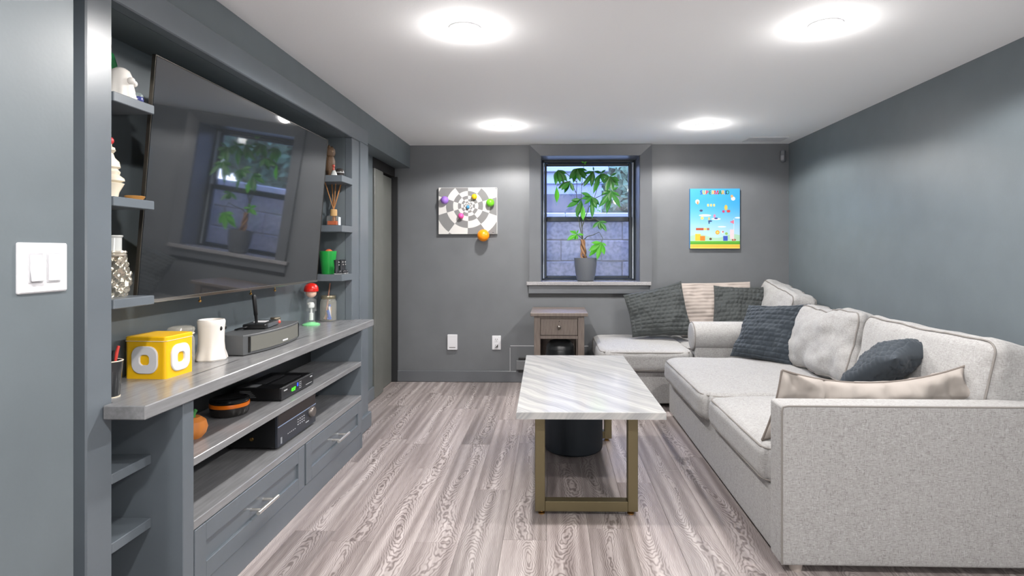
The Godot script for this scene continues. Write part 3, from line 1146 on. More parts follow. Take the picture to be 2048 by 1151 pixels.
	# right, top shelf
	t = thing("owl_carving", "brown carved wooden owl on the top shelf right of the television", "carving", Vector3(-1.385, 1.675, -3.56))
	var wood := mat(rgb(118, 92, 66), 0.6)
	wood.albedo_texture = noise_tex(0.03, 256, FastNoiseLite.TYPE_SIMPLEX_SMOOTH, 4, 51, ramp([[0.0, Color(0.6, 0.55, 0.5)], [1.0, Color(1, 1, 1)]]))
	wood.uv1_triplanar = true
	wood.uv1_scale = Vector3(30, 5, 30)
	s = mb()
	lathe(s, [Vector2(0, 0), Vector2(0.02, 0), Vector2(0.028, 0.03), Vector2(0.035, 0.07), Vector2(0.036, 0.1), Vector2(0.03, 0.122), Vector2(0.026, 0.13), Vector2(0, 0.131)], Vector3.ZERO, 28, Transform3D(Basis.from_scale(Vector3(0.85, 1, 1.14)), Vector3.ZERO))
	obj("body", s, wood, t)
	s = mb()
	lathe(s, [Vector2(0, 0.128), Vector2(0.03, 0.13), Vector2(0.037, 0.15), Vector2(0.035, 0.172), Vector2(0.026, 0.184), Vector2(0, 0.186)], Vector3.ZERO, 28, Transform3D(Basis.from_scale(Vector3(0.85, 1, 1.14)), Vector3.ZERO))
	var head := obj("head", s, wood, t)
	for e in [-1.0, 1.0]:
		s = mb()
		lathe(s, [Vector2(0, -0.004), Vector2(0.011, 0), Vector2(0.007, 0.014), Vector2(0, 0.026)], Vector3(0.004, 0.176, e * 0.023), 12)
		obj("ear_tuft", s, wood, head)
		s = mb()
		ball(s, Vector3(0.02, 0.158, e * 0.014 + 0.006), 0.009, 14)
		obj("eye", s, mat(rgb(150, 124, 92), 0.5), head)
	t = thing("stone_dome", "dark polished stone dome with white band on a clear stand, beside the owl", "ornament", Vector3(-1.33, 1.675, -3.58))
	s = mb()
	lathe(s, [Vector2(0, 0), Vector2(0.03, 0), Vector2(0.032, 0.006), Vector2(0.026, 0.011), Vector2(0, 0.011)], Vector3.ZERO, 28)
	obj("stand", s, MT.chrome, t)
	s = mb()
	lathe(s, [Vector2(0, 0.011), Vector2(0.02, 0.011), Vector2(0.027, 0.026), Vector2(0.026, 0.042), Vector2(0.018, 0.055), Vector2(0, 0.06)], Vector3.ZERO, 28)
	obj("dome", s, mat(rgb(58, 54, 52), 0.2), t)
	s = mb()
	lathe(s, [Vector2(0.0268, 0.029), Vector2(0.0276, 0.031), Vector2(0.0268, 0.033)], Vector3.ZERO, 28)
	obj("band", s, MT.white, t)
	t = thing("figurine", "tiny red and white figurine on a pale rock beside the television's corner", "figurine", Vector3(-1.325, 1.675, -3.47))
	s = mb()
	lathe(s, [Vector2(0, 0), Vector2(0.02, 0), Vector2(0.017, 0.012), Vector2(0.008, 0.03), Vector2(0, 0.036)], Vector3.ZERO, 7)
	obj("rock", s, mat(rgb(178, 182, 180), 0.5), t)
	s = mb()
	lathe(s, [Vector2(0, 0.03), Vector2(0.007, 0.032), Vector2(0.005, 0.046), Vector2(0.009, 0.054), Vector2(0.006, 0.064), Vector2(0, 0.066)], Vector3(0.0, 0, 0.006), 16)
	obj("body", s, mat(rgb(170, 72, 58), 0.5), t)
	# right, middle shelf
	t = thing("reed_diffuser", "square glass reed diffuser with amber oil and wooden reeds, right of the television", "diffuser", Vector3(-1.365, 1.371, -3.57))
	s = mb()
	box(s, Vector3(-0.034, 0, -0.034), Vector3(0.034, 0.062, 0.034), 0.005)
	obj("bottle", s, MT.glass, t)
	s = mb()
	box(s, Vector3(-0.03, 0.005, -0.03), Vector3(0.03, 0.03, 0.03), 0.003)
	obj("oil", s, mat(rgb(188, 84, 24), 0.15), t)
	s = mb()
	box(s, Vector3(0.0342, 0.006, -0.026), Vector3(0.035, 0.056, 0.012))
	obj("paper_label", s, mat(rgb(214, 222, 232), 0.6), t)
	s = mb()
	lathe(s, [Vector2(0, 0.062), Vector2(0.02, 0.062), Vector2(0.021, 0.066), Vector2(0.021, 0.1), Vector2(0.018, 0.104), Vector2(0, 0.104)], Vector3.ZERO, 28)
	obj("wooden_cap", s, mat(rgb(196, 158, 106), 0.55), t)
	for q in [[-0.03, -0.075, 0.27], [0.03, 0.06, 0.275], [0.02, -0.01, 0.28], [-0.02, 0.012, 0.275], [0.035, 0.03, 0.262], [-0.04, 0.066, 0.268]]:
		s = mb()
		tube(s, [Vector3(-q[0] * 0.4, 0.008, -q[1] * 0.3), Vector3(0.0, 0.1, 0), Vector3(q[0] * 0.9, q[2], -q[1])], 0.0032, 8)
		obj("reed", s, mat(rgb(168, 116, 68), 0.7), t)
	# right, lowest shelf
	t = thing("planter", "glossy green ceramic planter behind three little black boots", "planter", Vector3(-1.40, 1.071, -3.568))
	s = mb()
	lathe(s, [Vector2(0, 0), Vector2(0.036, 0), Vector2(0.038, 0.004), Vector2(0.052, 0.138), Vector2(0.052, 0.143), Vector2(0.046, 0.143), Vector2(0.044, 0.11), Vector2(0, 0.11)], Vector3.ZERO, 32)
	obj("pot", s, mat(rgb(34, 148, 62), 0.3), t)
	s = mb()
	ball(s, Vector3(0.005, 0.13, 0.0), 0.026, 18)
	obj("filling", s, mat(rgb(214, 110, 74), 0.5), t)
	var where := [[-1.318, -3.492, 20.0], [-1.315, -3.562, -10.0], [-1.32, -3.612, 5.0]]
	var boot_m := mat(rgb(44, 46, 50), 0.35)
	var cuff_m := mat(rgb(150, 150, 150), 0.4)
	var which := ["nearest the television", "in the middle of the row", "nearest the right side post"]
	for k in 3:
		t = thing("toy_boot", "little black boot ornament before the green planter, %s" % which[k], "ornament", Vector3(where[k][0], 1.071, where[k][1]), where[k][2], "little black boots")
		s = mb()
		lathe(s, [Vector2(0, 0.004), Vector2(0.013, 0.006), Vector2(0.014, 0.02), Vector2(0.0115, 0.04), Vector2(0.014, 0.07), Vector2(0.016, 0.088), Vector2(0.011, 0.09), Vector2(0.01, 0.08), Vector2(0, 0.08)], Vector3.ZERO, 20)
		ball(s, Vector3(0.016, 0.014, 0), 0.0145, 16, 0.85)
		obj("shaft", s, boot_m, t)
		s = mb()
		box(s, Vector3(-0.015, 0, -0.0125), Vector3(0.03, 0.006, 0.0125), 0.002)
		obj("sole", s, cuff_m, t)
		s = mb()
		ball(s, Vector3(0.012, 0.074, 0.004), 0.006, 10)
		ball(s, Vector3(0.013, 0.058, 0.0), 0.005, 10)
		obj("buckle", s, cuff_m, t)

# ---------------------------------------------------------------- things on the countertop
func counter_things() -> void:
	var yc := 0.775
	# yellow keepsake box with a plain raised white ring on each face
	var t := thing("storage_box", "bright yellow lidded box with raised white rings on the countertop", "box", Vector3(-1.386, yc, -2.002), -3.0)
	var yellow := mat(rgb(244, 190, 16), 0.3)
	var s := mb()
	var rr := rounded_rect(0.148, 0.142, 0.012, 5)
	slab(s, rr, 0.128, Transform3D(Basis(Vector3(1, 0, 0), Vector3(0, 0, 1), Vector3(0, -1, 0)), Vector3(0, 0.128, 0)), 0.0)
	obj("body", s, yellow, t)
	s = mb()
	slab(s, rounded_rect(0.15, 0.144, 0.012, 5), 0.015, Transform3D(Basis(Vector3(1, 0, 0), Vector3(0, 0, -1), Vector3(0, 1, 0)), Vector3(0, 0.1295, 0)), 0.003)
	obj("lid", s, yellow, t)
	s = mb()
	tube(s, [Vector3(-0.07, 0.129, 0.072), Vector3(0.066, 0.1288, 0.072), Vector3(0.0745, 0.1288, 0.064), Vector3(0.0745, 0.129, -0.066)], 0.0012, 6)
	obj("seam", s, MT.cream, t)
	for k in 2:
		var ring := rounded_rect(0.094, 0.094, 0.032, 6)
		s = mb()
		smooth(s)
		var inner := rounded_rect(0.034, 0.034, 0.012, 6)
		var x := Transform3D(Basis(), Vector3(0, 0.065, 0.0705)) if k == 0 else Transform3D(Basis(Vector3(0, 0, -1), Vector3(0, 1, 0), Vector3(1, 0, 0)), Vector3(0.0735, 0.065, 0))
		for i in ring.size():
			var j := (i + 1) % ring.size()
			var p := func(v: Vector2, z: float) -> Vector3: return x * Vector3(v.x, v.y, z)
			var mid: Vector3 = p.call((ring[i] + inner[i]) / 2.0, 0.001)
			flat(s)
			quad_out(s, p.call(ring[i] * 0.95, 0.006), p.call(ring[j] * 0.95, 0.006), p.call(inner[j] * 1.1, 0.006), p.call(inner[i] * 1.1, 0.006), mid)
			quad_out(s, p.call(ring[i], 0), p.call(ring[j], 0), p.call(ring[j], 0.004), p.call(ring[i], 0.004), mid)
			quad_out(s, p.call(ring[i], 0.004), p.call(ring[j], 0.004), p.call(ring[j] * 0.95, 0.006), p.call(ring[i] * 0.95, 0.006), mid)
			quad_out(s, p.call(inner[i], 0), p.call(inner[j], 0), p.call(inner[j] * 1.1, 0.006), p.call(inner[i] * 1.1, 0.006), mid)
		obj("white_ring", s, MT.white, t)
	# glass jar behind
	t = thing("glass_jar", "clear glass jar with domed glass lid behind the yellow box", "jar", Vector3(-1.418, yc, -2.165))
	s = mb()
	lathe(s, [Vector2(0, 0), Vector2(0.042, 0), Vector2(0.046, 0.006), Vector2(0.046, 0.1), Vector2(0.04, 0.115), Vector2(0.04, 0.122)], Vector3.ZERO, 32)
	obj("body", s, MT.glass_shade, t)
	s = mb()
	lathe(s, [Vector2(0, 0.124), Vector2(0.038, 0.124), Vector2(0.045, 0.13), Vector2(0.047, 0.138), Vector2(0.044, 0.146), Vector2(0.032, 0.151), Vector2(0, 0.152)], Vector3.ZERO, 32)
	obj("lid", s, MT.glass_shade, t)
	s = mb()
	lathe(s, [Vector2(0.0, 0.119), Vector2(0.044, 0.119), Vector2(0.046, 0.122), Vector2(0.044, 0.125), Vector2(0, 0.125)], Vector3.ZERO, 32)
	obj("seal", s, MT.cream, t)
	# ghost mug
	t = thing("ghost_mug", "tall white ceramic ghost mug with flared wavy hem on the countertop", "mug", Vector3(-1.372, yc, -2.285))
	s = mb()
	var hem := func(a: float, y: float) -> float: return 1.0 + 0.06 * sin(a * 7.0 + 0.8) * pow(clampf(1.0 - y / 0.1, 0.0, 1.0), 1.5)
	lathe(s, [Vector2(0, 0), Vector2(0.055, 0), Vector2(0.059, 0.006), Vector2(0.056, 0.02), Vector2(0.05, 0.04), Vector2(0.0475, 0.07), Vector2(0.0475, 0.11), Vector2(0.05, 0.14), Vector2(0.051, 0.155), Vector2(0.048, 0.162), Vector2(0.043, 0.163), Vector2(0.041, 0.158), Vector2(0.041, 0.03), Vector2(0, 0.03)], Vector3.ZERO, 64, Transform3D(), hem)
	obj("body", s, MT.ceramic, t)
	for q in [[0.046, 0.012, 0.128], [0.044, -0.022, 0.128]]:
		s = mb()
		ball(s, Vector3(q[0], q[2], q[1]), 0.006, 12, 1.6)
		obj("eye", s, MT.black, t)
	# black cup of pens behind the near post
	t = thing("pen_cup", "dark glass cup of pens half hidden behind the near post", "cup", Vector3(-1.325, yc, -1.69))
	s = mb()
	lathe(s, [Vector2(0, 0), Vector2(0.024, 0), Vector2(0.026, 0.004), Vector2(0.034, 0.108), Vector2(0.031, 0.108), Vector2(0.024, 0.006), Vector2(0, 0.006)], Vector3.ZERO, 32)
	obj("cup", s, mat(rgb(48, 50, 52), 0.12), t)
	s = mb()
	lathe(s, [Vector2(0.0335, 0.106), Vector2(0.0352, 0.108), Vector2(0.0335, 0.11), Vector2(0.0315, 0.108), Vector2(0.0335, 0.106)], Vector3.ZERO, 32)
	obj("rim", s, MT.cream, t)
	s = mb()
	lathe(s, [Vector2(0.0, -0.0005), Vector2(0.027, -0.0005), Vector2(0.0275, 0.003), Vector2(0, 0.003)], Vector3.ZERO, 32)
	obj("foot_ring", s, MT.cream, t)
	for q in [[0.01, -0.016, 0.15, rgb(200, 60, 52)], [-0.01, 0.006, 0.165, rgb(26, 26, 28)], [0.016, 0.008, 0.14, rgb(28, 28, 30)], [-0.014, -0.008, 0.16, rgb(32, 32, 36)]]:
		s = mb()
		tube(s, [Vector3(0, 0.01, 0), Vector3(q[0], q[2] - 0.02, q[1]), Vector3(q[0] * 1.25, q[2], q[1] * 1.25)], [0.004, 0.0045, 0.004], 8)
		obj("pen", s, mat(q[3], 0.35), t)
	# soundbar with a bowed grille
	t = thing("soundbar", "grey bowed soundbar speaker on the countertop under the television", "speaker", Vector3(-1.33, yc, -2.62))
	var front := func(v: float) -> float: return 0.048 + 0.038 * (1.0 - pow(absf(v), 2.2))
	var outline := PackedVector2Array()
	outline.append(Vector2(-0.085, 0.245))
	outline.append(Vector2(-0.085, -0.245))
	for i in 25:
		var v := -1.0 + i / 12.0
		outline.append(Vector2(front.call(v), v * 0.262))
	s = mb()
	slab(s, outline, 0.082, Transform3D(Basis(Vector3(1, 0, 0), Vector3(0, 0, -1), Vector3(0, 1, 0)), Vector3(0, 0.004, 0)), 0.003)
	obj("cabinet_shell", s, mat(rgb(84, 86, 88), 0.4), t)
	s = mb()
	smooth(s)
	sheet(s, 30, 4, func(u: float, v: float) -> Vector3:
		var q := (u * 2.0 - 1.0) * 0.88
		return Vector3(front.call(q) + 0.003, 0.014 + 0.064 * v, -q * 0.262))
	obj("grille", s, mat(rgb(104, 104, 98), 0.75), t)
	for e in [0.226, -0.236]:
		s = mb()
		box(s, Vector3(0.049, 0.012, e), Vector3(0.062, 0.078, e + 0.01))
		obj("slot", s, MT.black, t)
	s = mb()
	box(s, Vector3(0.0885, 0.022, -0.055), Vector3(0.0905, 0.029, -0.005), 0.0005)
	obj("badge", s, MT.white, t)
	# receiver box with antenna on the soundbar
	t = thing("network_box", "small black network box with upright antenna lying on the soundbar", "router", Vector3(-1.345, yc + 0.087, -2.62), 8.0)
	s = mb()
	box(s, Vector3(-0.05, 0, -0.11), Vector3(0.05, 0.022, 0.075), 0.004)
	obj("case", s, MT.black, t)
	s = mb()
	box(s, Vector3(0.047, 0.003, -0.1), Vector3(0.052, 0.02, 0.045), 0.001)
	obj("front_panel", s, mat(rgb(88, 92, 98), 0.3), t)
	s = mb()
	box(s, Vector3(-0.03, 0.022, -0.06), Vector3(0.02, 0.024, 0.0), 0.0005)
	obj("sticker", s, MT.white, t)
	s = mb()
	ball(s, Vector3(0.053, 0.012, -0.1), 0.008, 14)
	obj("red_button", s, mat(rgb(214, 84, 70), 0.4), t)
	s = mb()
	tube(s, [Vector3(0.0, 0.02, 0.045), Vector3(0.0, 0.035, 0.046), Vector3(0.0, 0.06, 0.052), Vector3(0.0, 0.062, 0.052), Vector3(0.0, 0.15, 0.074), Vector3(0.0, 0.156, 0.0755)], [0.006, 0.006, 0.007, 0.0085, 0.009, 0.004], 10)
	obj("antenna", s, MT.black, t)
	s = mb()
	tube(s, [Vector3(-0.03, 0.012, 0.078), Vector3(-0.02, 0.014, 0.1), Vector3(-0.05, 0.008, 0.106), Vector3(-0.075, 0.0, 0.09)], 0.004, 8)
	obj("cable", s, MT.black, t)
	t = thing("tin", "small round pale tin with dark rim on the far end of the soundbar", "tin", Vector3(-1.365, yc + 0.087, -2.81))
	s = mb()
	lathe(s, [Vector2(0, 0), Vector2(0.022, 0), Vector2(0.022, 0.014), Vector2(0, 0.014)], Vector3.ZERO, 28)
	obj("body", s, MT.cream, t)
	s = mb()
	lathe(s, [Vector2(0, 0.014), Vector2(0.0235, 0.014), Vector2(0.024, 0.02), Vector2(0.022, 0.024), Vector2(0, 0.024)], Vector3.ZERO, 28)
	obj("lid", s, mat(rgb(120, 112, 98), 0.3, 0.7), t)
	# glass water pipe with a red cap
	t = thing("glass_pipe", "clear glass water pipe with red domed stopper and green foot on the countertop", "glass pipe", Vector3(-1.425, yc, -3.375))
	s = mb()
	lathe(s, [Vector2(0, 0), Vector2(0.05, 0), Vector2(0.051, 0.006), Vector2(0.04, 0.012), Vector2(0.02, 0.018), Vector2(0, 0.02)], Vector3.ZERO, 32)
	obj("foot", s, mat(rgb(132, 214, 150), 0.15), t)
	s = mb()
	lathe(s, [Vector2(0.024, 0.018), Vector2(0.021, 0.03), Vector2(0.02, 0.08), Vector2(0.03, 0.085), Vector2(0.031, 0.09), Vector2(0.028, 0.094), Vector2(0.028, 0.142), Vector2(0.031, 0.146), Vector2(0.028, 0.152), Vector2(0.016, 0.158), Vector2(0.014, 0.168)], Vector3.ZERO, 32)
	obj("tube", s, MT.glass, t)
	s = mb()
	lathe(s, [Vector2(0, 0.03), Vector2(0.012, 0.03), Vector2(0.012, 0.07), Vector2(0.006, 0.075), Vector2(0.006, 0.1), Vector2(0.018, 0.105), Vector2(0.02, 0.12), Vector2(0.013, 0.135), Vector2(0, 0.138)], Vector3.ZERO, 24)
	obj("percolator", s, mat(rgb(220, 224, 222), 0.2), t)
	s = mb()
	tube(s, [Vector3(0.0, 0.128, 0.027), Vector3(0.0, 0.132, 0.04)], 0.006, 10)
	obj("spout", s, MT.glass_shade, t)
	s = mb()
	ball(s, Vector3(0, 0.192, 0), 0.031, 24, 0.95)
	obj("bulb", s, mat(rgb(228, 188, 168), 0.3), t)
	s = mb()
	lathe(s, [Vector2(0.04, 0.2), Vector2(0.042, 0.206), Vector2(0.039, 0.226), Vector2(0.028, 0.242), Vector2(0.012, 0.249), Vector2(0, 0.25)], Vector3.ZERO, 28)
	lathe(s, [Vector2(0, 0.2), Vector2(0.04, 0.2)], Vector3.ZERO, 28)
	obj("stopper", s, mat(rgb(208, 36, 28), 0.25), t)
	# mason jar with odds and ends
	t = thing("mason_jar", "clear mason jar holding pens, a lighter and a long straw on the countertop", "jar", Vector3(-1.405, yc, -3.585))
	s = mb()
	lathe(s, [Vector2(0, 0.003), Vector2(0.046, 0.003), Vector2(0.05, 0.01), Vector2(0.05, 0.115), Vector2(0.046, 0.13), Vector2(0.042, 0.136), Vector2(0.042, 0.158)], Vector3.ZERO, 32)
	obj("body", s, MT.glass_shade, t)
	s = mb()
	lathe(s, [Vector2(0.042, 0.14), Vector2(0.046, 0.143), Vector2(0.043, 0.147), Vector2(0.046, 0.152), Vector2(0.044, 0.16), Vector2(0.04, 0.16)], Vector3.ZERO, 32)
	obj("screw_rim", s, mat(rgb(150, 142, 120), 0.25, 0.5), t)
	for q in [["lighter", 0.02, 0.02, 0.028, 0.07, 0.009, rgb(30, 92, 190)], ["pen", 0.01, 0.028, -0.018, 0.1, 0.006, rgb(60, 96, 206)], ["pen", 0.018, 0.012, 0.0, 0.09, 0.006, rgb(226, 232, 240)], ["pen", 0.012, 0.0, -0.03, 0.085, 0.006, rgb(178, 140, 92)], ["cord_end", -0.02, 0.01, 0.0, 0.05, 0.008, rgb(196, 188, 168)], ["straw", -0.01, 0.02, -0.036, 0.235, 0.0045, rgb(178, 120, 96)]]:
		s = mb()
		tube(s, [Vector3(q[1], 0.012, q[2]), Vector3(q[1] * 0.3, q[4], q[3])], q[5], 10)
		obj(q[0], s, mat(q[6], 0.3), t)

# ---------------------------------------------------------------- things inside the cabinet
func cabinet_things() -> void:
	var t := thing("pumpkin_ornament", "small orange ceramic pumpkin with green stem at the near end of the cabinet's middle shelf", "pumpkin", Vector3(-1.305, 0.535, -2.055))
	var s := mb()
	var ribs := func(a: float, _y: float) -> float: return 1.0 + 0.05 * absf(sin(a * 4.0))
	lathe(s, [Vector2(0, 0), Vector2(0.03, 0), Vector2(0.043, 0.016), Vector2(0.049, 0.038), Vector2(0.043, 0.062), Vector2(0.026, 0.076), Vector2(0, 0.072)], Vector3.ZERO, 48, Transform3D(), ribs)
	obj("body", s, mat(rgb(226, 140, 66), 0.4), t)
	s = mb()
	tube(s, [Vector3(0, 0.07, 0), Vector3(0.004, 0.088, -0.002), Vector3(0.012, 0.1, -0.004)], [0.011, 0.008, 0.006], 10)
	obj("stem", s, mat(rgb(70, 150, 78), 0.5), t)
	t = thing("canister", "squat round black canister with an orange band on the cabinet's middle shelf", "canister", Vector3(-1.34, 0.535, -2.36))
	s = mb()
	lathe(s, [Vector2(0, 0), Vector2(0.064, 0), Vector2(0.07, 0.004), Vector2(0.074, 0.016), Vector2(0.074, 0.038), Vector2(0, 0.038)], Vector3.ZERO, 48)
	obj("body", s, mat(rgb(36, 34, 33), 0.18), t)
	s = mb()
	var drip := func(a: float, y: float) -> float: return 1.0 + 0.006 * sin(a * 6.0)
	lathe(s, [Vector2(0, 0.037), Vector2(0.0755, 0.037), Vector2(0.077, 0.044), Vector2(0.0755, 0.052), Vector2(0, 0.052)], Vector3.ZERO, 48, Transform3D(), drip)
	obj("band", s, mat(rgb(236, 120, 20), 0.3), t)
	s = mb()
	lathe(s, [Vector2(0, 0.052), Vector2(0.073, 0.052), Vector2(0.076, 0.06), Vector2(0.074, 0.068), Vector2(0.066, 0.071), Vector2(0.058, 0.066), Vector2(0, 0.064)], Vector3.ZERO, 48)
	obj("lid", s, MT.black_gloss, t)
	# cable box
	t = thing("cable_box", "flat black cable box with green clock display on the cabinet's middle shelf", "cable box", Vector3(-1.32, 0.535, -2.728))
	s = mb()
	box(s, Vector3(-0.11, 0.006, -0.172), Vector3(0.1, 0.06, 0.172), 0.003)
	for q in [[-0.08, -0.14], [0.07, -0.14], [-0.08, 0.14], [0.07, 0.14]]:
		box(s, Vector3(q[0] - 0.01, 0, q[1] - 0.01), Vector3(q[0] + 0.01, 0.007, q[1] + 0.01), 0.001)
	obj("case", s, MT.black, t)
	s = mb()
	box(s, Vector3(0.1, 0.006, -0.172), Vector3(0.107, 0.06, 0.172), 0.002)
	obj("front_panel", s, mat(rgb(40, 41, 44), 0.3), t)
	s = mb()
	for k in 2:
		box(s, Vector3(-0.075 + k * 0.085, 0.06, -0.1), Vector3(-0.01 + k * 0.085, 0.061, 0.09))
	obj("vent_field", s, mat(rgb(48, 49, 52), 0.5), t)
	s = mb()
	box(s, Vector3(-0.07, 0.0601, 0.1), Vector3(-0.02, 0.0608, 0.155))
	obj("sticker", s, mat(rgb(130, 134, 138), 0.5), t)
	s = mb()
	for k in 5:
		box(s, Vector3(-0.085, 0.018 + k * 0.0065, 0.1721), Vector3(-0.01 - k * 0.006, 0.0205 + k * 0.0065, 0.1726))
	obj("side_print", s, mat(rgb(120, 122, 124), 0.6), t)
	var lit := func(c: Color, e: float) -> StandardMaterial3D:
		var m := mat(c, 0.4)
		m.emission_enabled = true
		m.emission = c
		m.emission_energy_multiplier = e
		return m
	var face := Basis(Vector3(0, 0, -1), Vector3(0, 1, 0), Vector3(1, 0, 0))
	words("clock_display", "4:57", 0.016, lit.call(rgb(70, 240, 40), 1.6), t, Transform3D(face, Vector3(0.1075, 0.03, 0.055)))
	s = mb()
	box(s, Vector3(0.107, 0.034, 0.005), Vector3(0.1078, 0.05, 0.017))
	obj("blue_light", s, lit.call(rgb(40, 80, 240), 1.2), t)
	s = mb()
	box(s, Vector3(0.107, 0.042, 0.118), Vector3(0.1078, 0.047, 0.152))
	box(s, Vector3(0.107, 0.045, -0.155), Vector3(0.1078, 0.05, -0.13))
	for k in 4:
		box(s, Vector3(0.107, 0.02 + k * 0.009, -0.03), Vector3(0.1078, 0.022 + k * 0.009, -0.005))
	box(s, Vector3(0.107, 0.018, -0.15), Vector3(0.1078, 0.02, -0.08))
	obj("panel_print", s, mat(rgb(190, 192, 194), 0.5), t)
	# receiver
	t = thing("receiver", "large black audio receiver with volume knob in the bay above the drawers", "receiver", Vector3(-1.33, 0.328, -2.72))
	s = mb()
	box(s, Vector3(-0.14, 0.012, -0.202), Vector3(0.105, 0.158, 0.202), 0.004)
	for q in [[-0.1, -0.17], [0.08, -0.17], [-0.1, 0.17], [0.08, 0.17]]:
		lathe(s, [Vector2(0, 0), Vector2(0.02, 0), Vector2(0.022, 0.012), Vector2(0, 0.012)], Vector3(q[0], 0, q[1]), 16)
	obj("case", s, MT.black, t)
	s = mb()
	box(s, Vector3(0.105, 0.012, -0.205), Vector3(0.118, 0.158, 0.205), 0.002)
	obj("front_panel", s, mat(rgb(46, 50, 58), 0.32), t)
	s = mb()
	box(s, Vector3(0.118, 0.106, -0.2), Vector3(0.1186, 0.154, 0.2))
	obj("display_window", s, mat(rgb(34, 30, 32), 0.12), t)
	s = mb()
	box(s, Vector3(0.1175, 0.101, -0.204), Vector3(0.1195, 0.1045, 0.204))
	obj("light_strip", s, mat(rgb(170, 190, 224), 0.3), t)
	s = mb()
	tube(s, [Vector3(0.118, 0.078, -0.145), Vector3(0.135, 0.078, -0.145), Vector3(0.137, 0.078, -0.145)], [0.026, 0.024, 0.022], 28)
	obj("volume_knob", s, mat(rgb(116, 110, 106), 0.3, 0.6), t)
	s = mb()
	for j in 3:
		for i in 4:
			box(s, Vector3(0.118, 0.055 + j * 0.012, -0.07 + i * 0.022), Vector3(0.1195, 0.0585 + j * 0.012, -0.06 + i * 0.022))
	for i in 5:
		box(s, Vector3(0.118, 0.045, 0.03 + i * 0.018), Vector3(0.1195, 0.048, 0.037 + i * 0.018))
	box(s, Vector3(0.118, 0.038, -0.12), Vector3(0.1195, 0.042, -0.085))
	obj("button_row", s, mat(rgb(186, 190, 196), 0.4), t)
	s = mb()
	box(s, Vector3(0.118, 0.022, 0.165), Vector3(0.1192, 0.05, 0.178))
	obj("corner_print", s, mat(rgb(140, 144, 150), 0.5), t)
	s = mb()
	tube(s, [Vector3(0.0, 0.05, 0.202), Vector3(0.0, 0.05, 0.207)], [0.009, 0.007], 14)
	obj("side_screw", s, MT.brass, t)

# ---------------------------------------------------------------- things on the walls
func canvas(called: String, label: String, lo: Vector3, hi: Vector3, tex: Texture2D, edge: Color) -> Node3D:
	var t := thing(called, label, "painting", Vector3((lo.x + hi.x) / 2, lo.y, lo.z))
	var w := (hi.x - lo.x) / 2
	var h := hi.y - lo.y
	var d := hi.z - lo.z
	var s := mb()
	box(s, Vector3(-w, 0, 0), Vector3(w, h, d), 0.003)
	obj("stretched_edge", s, mat(edge, 0.7), t)
	s = mb()
	flat(s)
	var b := 0.002
	quad_uv(s, [Vector3(-w + b, b, d + 0.0005), Vector3(w - b, b, d + 0.0005), Vector3(w - b, h - b, d + 0.0005), Vector3(-w + b, h - b, d + 0.0005)], [Vector2(0, 1), Vector2(1, 1), Vector2(1, 0), Vector2(0, 0)], Vector3(0, h / 2, 0))
	var m := mat(rgb(222, 222, 222), 0.6)
	m.albedo_texture = tex
	m.texture_repeat = false
	obj("painted_face", s, m, t)
	return t

